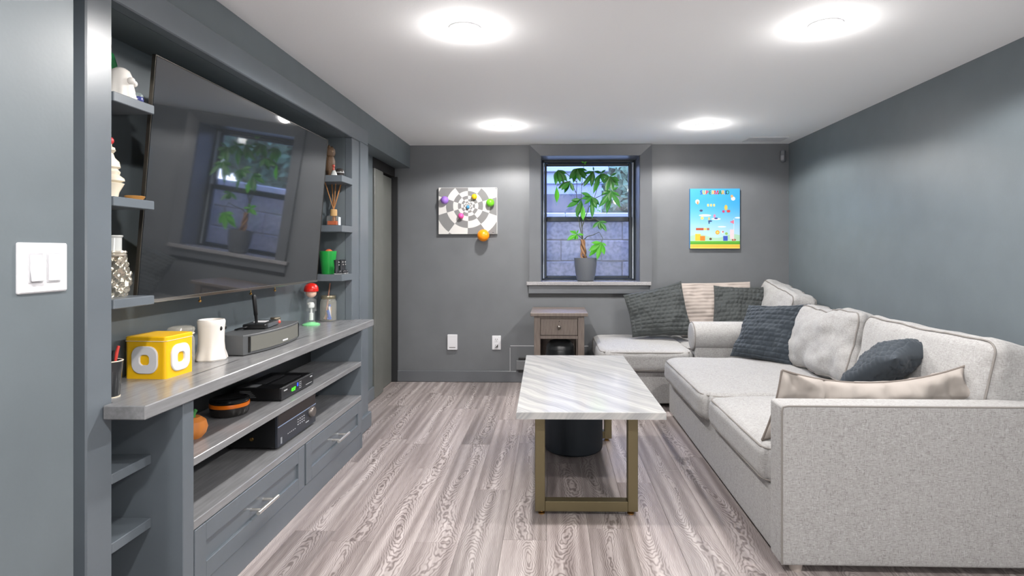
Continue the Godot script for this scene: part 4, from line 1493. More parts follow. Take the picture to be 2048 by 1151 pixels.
func back_wall_things() -> void:
	# checkered vortex with balls
	var cw := 740.0
	var ch := 590.0
	var white := rgb(236, 234, 230)
	var grey := rgb(142, 142, 142)
	var tex := picture(592, 472, func(i, j):
		var x: float = i / 592.0 * cw - 374.0
		var y: float = j / 472.0 * ch - 232.0
		var r := sqrt(x * x + y * y)
		var a := atan2(-y, x)
		var ring := floori(log(maxf(r, 1.0) / 41.0) / log(1.47))
		var sec := floori((a - PI / 2 + 0.02 * sin(ring * 1.7)) / (TAU / 10.0) + 20.0)
		if r < 14.0:
			return rgb(90, 150, 190)
		return grey if (ring + sec) % 2 == 0 else white)
	var t := canvas("vortex_painting", "grey and white checkered vortex canvas with six coloured balls, left of the window", Vector3(-1.046, 1.372, -5.332), Vector3(-0.503, 1.803, -5.3), tex, rgb(228, 228, 226))
	var k := 0.543 / cw
	for q in [[323, 318, 50, rgb(150, 110, 200)], [695, 275, 35, rgb(232, 190, 20)], [897, 352, 52, rgb(110, 196, 40)], [527, 517, 37, rgb(226, 86, 160)], [612, 405, 21, rgb(70, 150, 196)], [812, 762, 76, rgb(246, 146, 14)]]:
		var s := mb()
		ball(s, Vector3.ZERO, q[2] * k, 26)
		var r: float = q[2] * k
		var o := obj("ball", s, mat(q[3], 0.3), t)
		o.position = Vector3((q[0] - 608.0) * k, 0.431 - (q[1] - 157.0) * k, 0.032 + r * 0.85)
	var s := mb()
	box(s, Vector3(0.228, 0.014, 0.0325), Vector3(0.243, 0.018, 0.0335))
	obj("signature", s, MT.black, t)

	# landscape print: plain stand-in with sky, clouds, blocks, flag and flowerpot
	var sky_a := rgb(56, 172, 240)
	var sky_b := rgb(196, 232, 250)
	var blobs := [[0.30, 0.445, 0.13, 0.020, rgb(240, 250, 255)], [0.52, 0.505, 0.10, 0.018, rgb(240, 250, 255)], [0.64, 0.635, 0.09, 0.012, rgb(236, 248, 255)], [0.96, 0.485, 0.07, 0.014, rgb(236, 248, 255)],
		[0.145, 0.215, 0.045, 0.04, rgb(250, 240, 224)], [0.15, 0.235, 0.02, 0.03, rgb(206, 140, 84)], [0.865, 0.165, 0.045, 0.035, rgb(244, 240, 236)], [0.84, 0.125, 0.03, 0.025, rgb(214, 170, 110)],
		[0.22, 0.365, 0.035, 0.02, rgb(70, 76, 110)], [0.72, 0.315, 0.035, 0.05, rgb(226, 196, 84)], [0.67, 0.38, 0.028, 0.022, rgb(206, 50, 110)], [0.77, 0.375, 0.04, 0.024, rgb(214, 60, 50)],
		[0.24, 0.49, 0.035, 0.028, rgb(250, 214, 130)], [0.38, 0.50, 0.02, 0.03, rgb(214, 196, 120)], [0.40, 0.54, 0.045, 0.014, rgb(40, 66, 120)], [0.38, 0.565, 0.014, 0.025, rgb(40, 66, 120)],
		[0.49, 0.455, 0.025, 0.03, rgb(226, 130, 170)], [0.52, 0.495, 0.04, 0.014, rgb(50, 60, 130)], [0.55, 0.73, 0.045, 0.038, rgb(244, 176, 50)], [0.55, 0.73, 0.022, 0.02, rgb(250, 220, 120)],
		[0.65, 0.725, 0.03, 0.024, rgb(240, 236, 232)], [0.66, 0.72, 0.016, 0.012, rgb(200, 60, 60)], [0.73, 0.75, 0.03, 0.024, rgb(150, 200, 110)], [0.41, 0.84, 0.028, 0.02, rgb(90, 60, 50)], [0.14, 0.845, 0.028, 0.026, rgb(214, 90, 70)], [0.88, 0.855, 0.045, 0.02, rgb(176, 96, 60)]]
	var rects := [[0.34, 0.255, 0.38, 0.295, rgb(236, 206, 120)], [0.40, 0.255, 0.44, 0.295, rgb(236, 206, 120)], [0.46, 0.255, 0.50, 0.295, rgb(236, 206, 120)], [0.115, 0.655, 0.27, 0.695, rgb(188, 84, 50)], [0.275, 0.655, 0.33, 0.695, rgb(240, 208, 110)], [0.335, 0.655, 0.385, 0.695, rgb(176, 110, 84)],
		[0.10, 0.755, 0.21, 0.87, rgb(248, 206, 60)], [0.20, 0.79, 0.30, 0.87, rgb(240, 140, 40)], [0.665, 0.79, 0.755, 0.87, rgb(56, 90, 200)], [0.875, 0.50, 0.885, 0.87, rgb(226, 236, 240)], [0.80, 0.68, 0.88, 0.84, rgb(238, 220, 226)]]
	var land := picture(400, 484, func(i, j):
		var x: float = (i + 0.5) / 400.0
		var y: float = (j + 0.5) / 484.0
		var c: Color = sky_a.lerp(sky_b, smoothstep(0.15, 0.85, y))
		if y > 0.79 - 0.03 * sin(x * 9.0):
			c = c.lerp(rgb(176, 222, 170), 0.7)
		for b in blobs:
			var e: float = pow((x - b[0]) / b[2], 2.0) + pow((y - b[1]) / b[3], 2.0)
			if e < 1.0:
				c = c.lerp(b[4], clampf((1.0 - e) * 4.0, 0.0, 1.0))
		for q in rects:
			if x > q[0] and x < q[2] and y > q[1] and y < q[3]:
				c = q[4]
		if x > 0.80 and x < 0.88 and absf(y - 0.555) < 0.032 * (x - 0.795) / 0.08:
			c = rgb(240, 120, 150)
		if y > 0.875:
			c = rgb(104, 190, 56)
		if y > 0.905:
			c = rgb(84, 172, 44)
		if y > 0.93:
			c = rgb(250, 214, 84)
		if y > 0.953 and y < 0.962:
			c = rgb(226, 160, 40)
		return c)
	t = canvas("landscape_canvas", "bright blue canvas print of a cartoon sky landscape, right of the window", Vector3(1.268, 1.237, -5.332), Vector3(1.722, 1.787, -5.3), land, rgb(70, 140, 200))
	var title := "SUPER MARIO"
	var tints := [rgb(20, 60, 150), rgb(220, 160, 20), rgb(180, 40, 20), rgb(24, 110, 36), rgb(220, 160, 20), rgb(0, 0, 0), rgb(180, 26, 40), rgb(24, 110, 36), rgb(220, 150, 20), rgb(20, 70, 160), rgb(24, 110, 36)]
	var x := -0.125
	for i in title.length():
		if title[i] == " ":
			x += 0.004
			continue
		words("title_letter", title[i], 0.036, mat(tints[i], 0.5), t, Transform3D(Basis(), Vector3(x, 0.514, 0.0335)))
		x += 0.0265 if title[i] != "I" else 0.014
		if title[i] == "M":
			x += 0.007

	# keypad plate and outlet
	t = thing("wall_plate", "white blank wall plate with small printed mark, left of the outlet", "wall plate", Vector3(-0.921, 0.37, -5.333), 0, "white wall plates")
	s = mb()
	slab(s, rounded_rect(0.092, 0.142, 0.006, 3), 0.022, Transform3D(), 0.004)
	obj("plate", s, MT.white, t)
	s = mb()
	box(s, Vector3(-0.028, -0.052, 0.022), Vector3(0.03, -0.044, 0.0226))
	obj("printed_mark", s, mat(rgb(120, 118, 116), 0.6), t)
	s = mb()
	box(s, Vector3(-0.03, 0.05, 0.0215), Vector3(0.03, 0.0515, 0.0224))
	obj("seam", s, MT.caulk, t)
	t = thing("power_outlet", "white power outlet plate low on the back wall near the nightstand", "outlet", Vector3(-0.511, 0.366, -5.333), 0, "white wall plates")
	s = mb()
	slab(s, rounded_rect(0.082, 0.13, 0.005, 3), 0.008, Transform3D(), 0.003)
	obj("plate", s, MT.white, t)
	for e in [0.028, -0.028]:
		s = mb()
		slab(s, rounded_rect(0.034, 0.036, 0.01, 4), 0.003, Transform3D(Basis(), Vector3(0, e, 0.008)), 0.001)
		var soc := obj("socket", s, MT.white, t)
		s = mb()
		for h in [-0.0075, 0.0075]:
			box(s, Vector3(h - 0.0016, e - 0.002, 0.011), Vector3(h + 0.0016, e + 0.011, 0.0115))
		box(s, Vector3(-0.003, e - 0.013, 0.011), Vector3(0.003, e - 0.008, 0.0115))
		obj("slot", s, MT.black, soc)
	s = mb()
	slab(s, PackedVector2Array([Vector2(-0.014, -0.042), Vector2(0.014, -0.042), Vector2(0.014, -0.016), Vector2(0.004, -0.03)]), 0.008, Transform3D(Basis(), Vector3(0, 0, 0.011)), 0.001)
	obj("plug_adapter", s, mat(rgb(60, 56, 54), 0.5), t)

	# light switch on the near wall
	t = thing("light_switch", "white double light switch plate on the near left wall", "light switch", Vector3(-1.147, 1.174, -1.2645))
	var face := Basis(Vector3(0, 0, -1), Vector3(0, 1, 0), Vector3(1, 0, 0))
	s = mb()
	slab(s, rounded_rect(0.125, 0.112, 0.004, 4), 0.007, Transform3D(face, Vector3.ZERO), 0.0035)
	obj("plate", s, MT.white, t)
	for k2 in 2:
		s = mb()
		slab(s, rounded_rect(0.035, 0.067, 0.002, 2), 0.0022, Transform3D(face, Vector3(0.0068, 0, 0.0235 - k2 * 0.046)), 0.0008)
		var frame := obj("switch_frame", s, MT.switch_frame, t)
		s = mb()
		if k2 == 0:
			var tilt := Transform3D(face * Basis(Vector3.RIGHT, -0.12), Vector3(0.0085, -0.001, 0.0235))
			slab(s, rounded_rect(0.029, 0.058, 0.002, 2), 0.005, tilt, 0.001)
			obj("rocker", s, MT.white, frame)
		else:
			slab(s, rounded_rect(0.029, 0.06, 0.002, 2), 0.003, Transform3D(face, Vector3(0.0085, 0, -0.0225)), 0.001)
			box(s, Vector3(0.0115, -0.018, -0.0345), Vector3(0.0135, 0.016, -0.0325))
			obj("dimmer", s, MT.white, frame)

	# patched wall panel with a register behind the coffee table
	t = thing("wall_register", "dark wall access panel with grey register block beside the nightstand", "register", Vector3(-0.26, 0.1, -5.333))
	s = mb()
	box(s, Vector3(-0.122, 0, 0), Vector3(0.6, 0.236, 0.012), 0.002)
	obj("panel", s, MT.wall, t)
	s = mb()
	box(s, Vector3(-0.126, 0.0, 0.0), Vector3(-0.122, 0.22, 0.013))
	box(s, Vector3(-0.122, 0.236, 0.0), Vector3(0.6, 0.24, 0.013))
	obj("caulk_line", s, MT.caulk, t)
	s = mb()
	box(s, Vector3(-0.066, 0.02, 0.012), Vector3(0.1, 0.108, 0.045), 0.006)
	obj("grey_block", s, mat(rgb(120, 122, 124), 0.7), t)
	s = mb()
	box(s, Vector3(-0.045, 0.112, 0.012), Vector3(0.1, 0.132, 0.03), 0.002)
	obj("slot", s, MT.black, t)
	s = mb()
	box(s, Vector3(-0.045, -0.004, 0.012), Vector3(0.1, 0.016, 0.03), 0.002)
	obj("slot", s, MT.black, t)

	# sensor in the far right corner, vent in the ceiling
	t = thing("motion_sensor", "small grey motion sensor high in the far right corner", "sensor", Vector3(2.118, 2.09, -5.318), -40.0)
	s = mb()
	box(s, Vector3(-0.022, -0.06, -0.015), Vector3(0.022, 0.05, 0.018), 0.008)
	obj("housing", s, mat(rgb(92, 96, 102), 0.4), t)
	s = mb()
	box(s, Vector3(-0.016, -0.045, 0.018), Vector3(0.016, 0.0, 0.022), 0.002)
	obj("lens", s, mat(rgb(120, 122, 128), 0.3), t)
	t = thing("ceiling_vent", "white louvred ceiling vent in the far right corner", "vent", Vector3(1.88, 2.2, -5.115))
	s = mb()
	box(s, Vector3(-0.17, -0.006, -0.1), Vector3(0.17, -0.0005, -0.082), 0.002)
	box(s, Vector3(-0.17, -0.006, 0.082), Vector3(0.17, -0.0005, 0.1), 0.002)
	box(s, Vector3(-0.17, -0.006, -0.082), Vector3(-0.152, -0.0005, 0.082), 0.002)
	box(s, Vector3(0.152, -0.006, -0.082), Vector3(0.17, -0.0005, 0.082), 0.002)
	obj("frame", s, MT.white, t)
	var slat: MeshInstance3D = null
	for i in 9:
		var at := Vector3(0, -0.003, -0.07 + i * 0.0175)
		if slat == null:
			s = mb()
			box(s, Vector3(-0.152, -0.0015, -0.0083), Vector3(0.152, 0.0015, 0.0083), 0.0005)
			slat = obj("slat", s, MT.white, t)
			slat.position = at
		else:
			again("slat", slat, at, t)

# ---------------------------------------------------------------- potted money tree on the sill
func leaf(s: SurfaceTool, a: Vector3, b: Vector3, width: float, droop: float, face: Vector3) -> void:
	smooth(s)
	var d := b - a
	var side := d.cross(face).normalized()
	var nrm := side.cross(d).normalized()
	sheet(s, 4, 9, func(u: float, v: float) -> Vector3:
		var w := width * pow(sin(PI * pow(v, 1.1)), 1.15) if v > 0.0 and v < 1.0 else 0.0
		var q := u * 2.0 - 1.0
		return a + d * v + Vector3(0, -1, 0) * droop * (v * v - v) * -1.0 + side * q * w + nrm * (absf(q) * w * 0.35))

func plant() -> void:
	var t := thing("potted_plant", "money tree with braided trunk in a grey pot on the window sill", "plant", Vector3(0.32, 0.934, -5.43))
	var s := mb()
	var prof := [Vector2(0, 0), Vector2(0.072, 0), Vector2(0.079, 0.006), Vector2(0.094, 0.07), Vector2(0.104, 0.15), Vector2(0.107, 0.212), Vector2(0.107, 0.218), Vector2(0.101, 0.218), Vector2(0.098, 0.19), Vector2(0, 0.19)]
	lathe(s, prof, Vector3.ZERO, 48)
	var pot_m := mat(rgb(88, 92, 98), 0.55)
	pot_m.heightmap_enabled = true
	pot_m.heightmap_texture = noise_tex(0.08, 256, FastNoiseLite.TYPE_CELLULAR, 2, 61)
	pot_m.heightmap_scale = 0.1
	tri_map(pot_m, 4.0)
	obj("pot", s, pot_m, t)
	s = mb()
	lathe(s, [Vector2(0.099, 0.186), Vector2(0.05, 0.198), Vector2(0, 0.2)], Vector3.ZERO, 24)
	obj("soil", s, mat(rgb(54, 42, 34), 0.95), t)
	# the photo's measurements: (x, y) in units of k round the pot's top centre
	var k := 0.001346
	var p := func(x: float, y: float, z := 0.0) -> Vector3: return Vector3((x - 598.0) * k, 0.218 + (850.0 - y) * k, z)
	s = mb()
	for b in 3:
		var pts := []
		for i in 15:
			var v := i / 14.0
			var a := b * TAU / 3.0 + v * 5.0
			var r := lerpf(0.024, 0.011, v)
			pts.append(p.call(lerpf(587.0, 578.0, v), lerpf(860.0, 722.0, v)) + Vector3(cos(a) * r, 0, sin(a) * r))
		tube(s, pts, 0.0115, 10)
	obj("braided_trunk", s, MT.bark, t)
	var stems := [[[578, 726, 0], [560, 640, 0.01], [545, 540, 0.0], [535, 400, -0.01], [538, 300, 0.0], [540, 225, 0.02]], [[580, 726, 0], [575, 640, -0.01], [566, 560, 0.0], [566, 440, 0.02], [572, 340, 0.0], [580, 250, -0.02], [590, 185, 0.0]],
		[[572, 640, 0], [620, 500, 0.03], [655, 440, 0.04], [690, 330, 0.04], [700, 265, 0.03]], [[690, 330, 0.04], [740, 310, 0.05], [765, 285, 0.06]], [[655, 440, 0.04], [720, 410, 0.06], [772, 388, 0.07]],
		[[535, 400, 0], [510, 350, 0.03], [490, 318, 0.05]], [[538, 320, 0], [460, 260, 0.04], [405, 240, 0.06]], [[566, 440, 0.02], [600, 420, 0.05], [640, 425, 0.06]], [[572, 340, 0], [620, 280, 0.02], [655, 245, 0.02]],
		[[590, 720, 0], [610, 700, 0.03], [650, 690, 0.05], [690, 670, 0.06], [715, 715, 0.07], [705, 742, 0.07]], [[578, 720, 0], [555, 700, 0.03], [535, 685, 0.05]], [[566, 560, 0], [620, 585, 0.03], [660, 575, 0.05], [692, 595, 0.06]], [[490, 318, 0.05], [430, 330, 0.06], [395, 352, 0.06]]]
	for q in stems:
		var pts := []
		for v in q:
			pts.append(p.call(v[0], v[1], v[2]))
		var rad := []
		for i in pts.size():
			rad.append(lerpf(0.0042, 0.0022, float(i) / maxf(1.0, pts.size() - 1)))
		s = mb()
		tube(s, pts, rad, 7)
		obj("stem", s, MT.stem, t)
	var clusters := [[405, 240, 0.06, [[388, 342], [446, 328], [462, 268], [378, 300]], 0], [395, 350, 0.06, [[397, 456]], 1], [490, 318, 0.05, [[412, 362], [452, 396], [512, 385], [470, 350]], 0],
		[540, 225, 0.02, [[486, 300], [515, 318], [560, 315], [598, 296], [604, 244], [500, 250]], 0], [655, 245, 0.02, [[594, 262], [588, 346], [640, 330], [706, 258], [650, 216]], 0],
		[700, 265, 0.03, [[735, 240], [722, 300], [662, 330], [650, 400], [770, 300]], 0], [765, 285, 0.06, [[806, 266], [825, 318], [822, 346], [772, 346], [738, 390], [720, 330]], 0],
		[772, 388, 0.07, [[688, 496], [744, 534], [826, 500], [828, 424], [818, 360], [706, 412]], 0], [568, 442, 0.02, [[472, 494], [532, 556], [560, 520], [500, 450]], 0], [578, 480, 0.03, [[580, 582]], 1],
		[640, 425, 0.06, [[590, 478], [640, 566], [670, 505], [688, 478], [570, 400], [600, 432]], 0], [692, 595, 0.06, [[648, 640], [700, 655], [736, 664], [742, 606]], 0], [535, 685, 0.05, [[472, 724], [488, 664], [546, 656], [540, 722], [582, 690]], 1],
		[705, 742, 0.07, [[626, 834], [676, 856], [724, 822], [640, 746], [738, 766]], 1], [590, 186, 0.0, [[570, 176], [606, 178], [598, 196]], 1], [690, 520, 0.05, [[676, 520], [700, 530]], 1]]
	var r := RandomNumberGenerator.new()
	r.seed = 8
	for c in clusters:
		var hub: Vector3 = p.call(c[0], c[1], c[2])
		var tips: Array = c[3].duplicate()
		if c[3].size() > 3:
			for e in 3:
				var a: Array = c[3][r.randi() % c[3].size()]
				var b: Array = c[3][r.randi() % c[3].size()]
				var m := Vector2(lerpf(a[0], b[0], 0.5) - c[0], lerpf(a[1], b[1], 0.5) - c[1])
				var reach := maxf(Vector2(a[0] - c[0], a[1] - c[1]).length(), 40.0)
				m = m.normalized() * reach * r.randf_range(0.8, 1.05)
				tips.append([c[0] + m.x, c[1] + m.y])
		for tip in tips:
			var len2 := Vector2(tip[0] - c[0], tip[1] - c[1]).length() * k
			var z := r.randf_range(-0.35, 0.45) * len2
			var b: Vector3 = p.call(c[0] + (tip[0] - c[0]) * 1.08, c[1] + (tip[1] - c[1]) * 1.08, clampf(c[2] + z, -0.12, 0.17))
			s = mb()
			leaf(s, hub, b, clampf(len2 * 0.2, 0.007, 0.024), len2 * 0.08, Vector3(r.randf_range(-0.4, 0.4), r.randf_range(0.1, 0.7), 1.0))
			obj("leaf", s, MT.leaf_young if c[4] == 1 else MT.leaf, t)

# ---------------------------------------------------------------- nightstand
func nightstand() -> void:
	var t := thing("nightstand", "brown-grey wooden nightstand with one drawer and open shelf under the window", "nightstand", Vector3(0.063, 0, -5.0))
	var s := mb()
	box(s, Vector3(-0.237, 0.678, -0.25), Vector3(0.237, 0.705, 0.265), 0.003)
	obj("top", s, MT.night, t)
	for q in [[-0.208, 0.18], [0.156, 0.18], [-0.208, -0.235], [0.156, -0.235]]:
		s = mb()
		box(s, Vector3(q[0], 0, q[1]), Vector3(q[0] + 0.052, 0.678, q[1] + 0.055), 0.002)
		obj("leg", s, MT.night, t)
	s = mb()
	box(s, Vector3(-0.2, 0.5, -0.18), Vector3(-0.185, 0.678, 0.18))
	box(s, Vector3(0.185, 0.5, -0.18), Vector3(0.2, 0.678, 0.18))
	obj("side_panel", s, MT.night, t)
	s = mb()
	box(s, Vector3(-0.156, 0.13, -0.225), Vector3(0.156, 0.678, -0.215))
	obj("back_panel", s, MT.night, t)
	s = mb()
	box(s, Vector3(-0.156, 0.655, 0.195), Vector3(0.156, 0.678, 0.23), 0.001)
	box(s, Vector3(-0.156, 0.488, 0.19), Vector3(0.156, 0.514, 0.232), 0.001)
	obj("rail", s, MT.night, t)
	s = mb()
	box(s, Vector3(-0.153, 0.517, -0.15), Vector3(0.153, 0.652, 0.225), 0.002)
	var d := obj("drawer", s, MT.night, t)
	s = mb()
	lathe(s, [Vector2(0, 0), Vector2(0.006, 0), Vector2(0.006, 0.01), Vector2(0.014, 0.017), Vector2(0.016, 0.024), Vector2(0.01, 0.03), Vector2(0, 0.031)], Vector3.ZERO, 20, Transform3D(Basis(Vector3(1, 0, 0), Vector3(0, 0, 1), Vector3(0, -1, 0)), Vector3(0.0, 0.585, 0.225)))
	obj("knob", s, mat(rgb(120, 112, 104), 0.25, 0.9), d)
	s = mb()
	ball(s, Vector3(0.002, 0.632, 0.225), 0.004, 10)
	obj("keyhole", s, MT.black, d)
	s = mb()
	box(s, Vector3(-0.2, 0.13, -0.23), Vector3(0.2, 0.15, 0.225), 0.001)
	obj("shelf", s, MT.night, t)
	t = thing("lidded_pot", "glossy black round lidded pot on the shelf of the nightstand", "pot", Vector3(0.075, 0.15, -4.98))
	s = mb()
	lathe(s, [Vector2(0, 0), Vector2(0.08, 0), Vector2(0.115, 0.05), Vector2(0.128, 0.14), Vector2(0.12, 0.22), Vector2(0.118, 0.225)], Vector3.ZERO, 40)
	obj("body", s, mat(rgb(32, 34, 36), 0.3), t)
	s = mb()
	lathe(s, [Vector2(0.121, 0.225), Vector2(0.118, 0.25), Vector2(0.09, 0.29), Vector2(0.04, 0.31), Vector2(0, 0.313)], Vector3.ZERO, 40)
	obj("lid", s, mat(rgb(48, 50, 52), 0.35), t)

# ---------------------------------------------------------------- coffee table and the drum under it
func coffee_table() -> void:
	var t := thing("coffee_table", "coffee table with light grey marble top on bronze metal frames", "coffee table", Vector3(0.167, 0, -3.25), 0.7)
	var s := mb()
	flat(s)
	var w := 0.332
	var l := 0.7
	var y0 := 0.468
	var y1 := 0.5
	var b := 0.002
	var inn := Vector3(0, 0.48, 0)
	var c := [Vector3(-w + b, y1, l - b), Vector3(w - b, y1, l - b), Vector3(w - b, y1, -l + b), Vector3(-w + b, y1, -l + b)]
	var e := [Vector3(-w, y1 - b, l), Vector3(w, y1 - b, l), Vector3(w, y1 - b, -l), Vector3(-w, y1 - b, -l)]
	var uv := [Vector2(0, 1), Vector2(1, 1), Vector2(1, 0), Vector2(0, 0)]
	quad_uv(s, c, uv, inn)
	for k in 4:
		var j := (k + 1) % 4
		quad_uv(s, [c[k], c[j], e[j], e[k]], [uv[k], uv[j], uv[j], uv[k]], inn)
		var off := Vector2(0, -0.025) if k == 0 else Vector2(0, 0.025)
		quad_uv(s, [e[k], e[j], Vector3(e[j].x, y0, e[j].z), Vector3(e[k].x, y0, e[k].z)], [uv[k], uv[j], uv[j] + off, uv[k] + off], inn)
	quad_uv(s, [Vector3(-w, y0, l), Vector3(w, y0, l), Vector3(w, y0, -l), Vector3(-w, y0, -l)], uv, inn)
	obj("marble_top", s, MT.marble, t)
	for z in [0.557, -0.475]:
		s = mb()
		var fw := 0.236
		var tk := 0.046
		var dz := 0.05
		box(s, Vector3(-fw, 0.018, z), Vector3(-fw + tk, 0.468, z + dz), 0.002)
		box(s, Vector3(fw - tk, 0.018, z), Vector3(fw, 0.468, z + dz), 0.002)
		box(s, Vector3(-fw + tk, 0.018, z), Vector3(fw - tk, 0.018 + tk, z + dz), 0.002)
		box(s, Vector3(-fw + tk, 0.456, z + 0.005), Vector3(fw - tk, 0.468, z + dz - 0.005), 0.002)
		var fr := obj("frame", s, MT.bronze, t)
		fr.position.x = -0.014
		for x in [-fw + 0.03, fw - 0.03]:
			s = mb()
			lathe(s, [Vector2(0, 0), Vector2(0.015, 0), Vector2(0.016, 0.006), Vector2(0.006, 0.008), Vector2(0.006, 0.018), Vector2(0, 0.018)], Vector3(x, 0, z + dz / 2), 20)
			obj("levelling_foot", s, MT.brass, fr)
	t = thing("drum_ottoman", "round navy black drum ottoman standing under the coffee table", "ottoman", Vector3(0.135, 0, -3.56))
	s = mb()
	lathe(s, [Vector2(0, 0), Vector2(0.165, 0), Vector2(0.178, 0.012), Vector2(0.18, 0.03), Vector2(0.18, 0.36), Vector2(0.175, 0.385), Vector2(0.16, 0.395)], Vector3.ZERO, 56)
	obj("drum", s, mat(rgb(30, 38, 46), 0.7), t)
	s = mb()
	lathe(s, [Vector2(0.16, 0.395), Vector2(0.1, 0.402), Vector2(0, 0.405)], Vector3.ZERO, 48)
	obj("lid", s, mat(rgb(36, 44, 52), 0.7), t)

# ---------------------------------------------------------------- upholstery
func puff(axis: int, crown: float, wrinkle: float, sd: int, freq := 5.0, both := true) -> Callable:
	var n := noise(freq, sd, 2)
	return func(q: Vector3, nn: Vector3, half: Vector3) -> Vector3:
		var b := (axis + 1) % 3
		var d := (axis + 2) % 3
		var e := clampf(1.0 - pow(absf(q[b] / half[b]), 2.4), 0.0, 1.0) * clampf(1.0 - pow(absf(q[d] / half[d]), 2.4), 0.0, 1.0)
		var out := q
		if both or q[axis] > 0.0:
			out[axis] += crown * e * clampf(q[axis] / half[axis], -1.0, 1.0)
		out += nn * wrinkle * n.get_noise_3dv(q * 1.0)
		return out

func loop_path(lo: Vector3, hi: Vector3, y: float, inset: float, r: float) -> Array:
	var pts := []
	var c := (lo + hi) / 2.0
	for v in rounded_rect(hi.x - lo.x - inset * 2.0, hi.z - lo.z - inset * 2.0, r, 6):
		pts.append(Vector3(c.x + v.x, y, c.z + v.y))
	# points in between so the piping follows the crown
	var out := []
	for i in pts.size():
		var a: Vector3 = pts[i]
		var b: Vector3 = pts[(i + 1) % pts.size()]
		var n := maxi(1, int(a.distance_to(b) / 0.06))
		for j in n:
			out.append(a.lerp(b, float(j) / n))
	return out

func seat_block(called: String, parent: Node3D, lo: Vector3, hi: Vector3, crown: float, sd: int, plan := 0.05) -> MeshInstance3D:
	var s := mb()
	var o := -parent.position
	var r := 0.05
	var n := noise(4.0, sd, 2)
	var shape := func(q: Vector3, nn: Vector3, half: Vector3) -> Vector3:
		var ex := clampf(1.0 - pow(absf(q.x / half.x), 2.6), 0.0, 1.0)
		var ez := clampf(1.0 - pow(absf(q.z / half.z), 2.6), 0.0, 1.0)
		var out := q
		# round the corners in plan
		var kx := absf(q.x) - (half.x - plan * 2.0)
		var kz := absf(q.z) - (half.z - plan * 2.0)
		if kx > 0.0 and kz > 0.0:
			var l := Vector2(kx, kz)
			var lim := plan * 2.0
			var m := maxf(kx, kz)
			if l.length() > 0.0:
				l = l * (m / l.length())
			out.x = signf(q.x) * (half.x - lim + l.x)
			out.z = signf(q.z) * (half.z - lim + l.y)
		out.y += crown * ex * ez * clampf(q.y / half.y, -0.2, 1.0)
		out += nn * 0.005 * n.get_noise_3dv(q)
		return out
	soft_box(s, lo + o, hi + o, r, 26, shape)
	var c := obj(called, s, MT.sofa, parent)
	s = mb()
	var ins := r * 0.27
	tube(s, loop_path(lo + o, hi + o, hi.y - r * 0.3, ins, plan * 2.0), 0.0045, 8, true)
	tube(s, loop_path(lo + o, hi + o, lo.y + r * 0.3, ins, plan * 2.0), 0.0045, 8, true)
	obj("piping", s, MT.piping, c)
	return c

func lean(at: Vector3, about_z: float, about_x := 0.0, about_y := 0.0) -> Transform3D:
	return Transform3D(Basis(Vector3.UP, about_y) * Basis(Vector3.BACK, about_z) * Basis(Vector3.RIGHT, about_x), at)

func back_cushion(parent: Node3D, x: Transform3D, half: Vector3, sd: int, crown: float, wrinkle: float) -> MeshInstance3D:
	var s := mb()
	var shape := puff(0, crown, wrinkle, sd, 5.5)
	soft_box(s, -half, half, 0.055, 30, shape)
	var c := obj("back_cushion", s, MT.sofa, parent)
	c.transform = Transform3D(x.basis, x.origin - parent.position)
	s = mb()
	for e in [-1.0, 1.0]:
		var pts := []
		var ring := rounded_rect((half.z - 0.014) * 2.0, (half.y - 0.014) * 2.0, 0.05, 6)
		for i in ring.size():
			var a: Vector2 = ring[i]
			var b: Vector2 = ring[(i + 1) % ring.size()]
			var n := maxi(1, int(a.distance_to(b) / 0.03))
			for j in n:
				var v := a.lerp(b, float(j) / n)
				var q := Vector3(e * (half.x - 0.014), v.y, v.x)
				pts.append(shape.call(q, Vector3(e, v.y / half.y, v.x / half.z).normalized(), half))
		tube(s, pts, 0.0042, 8, true)
	obj("piping", s, MT.piping, c)
	return c

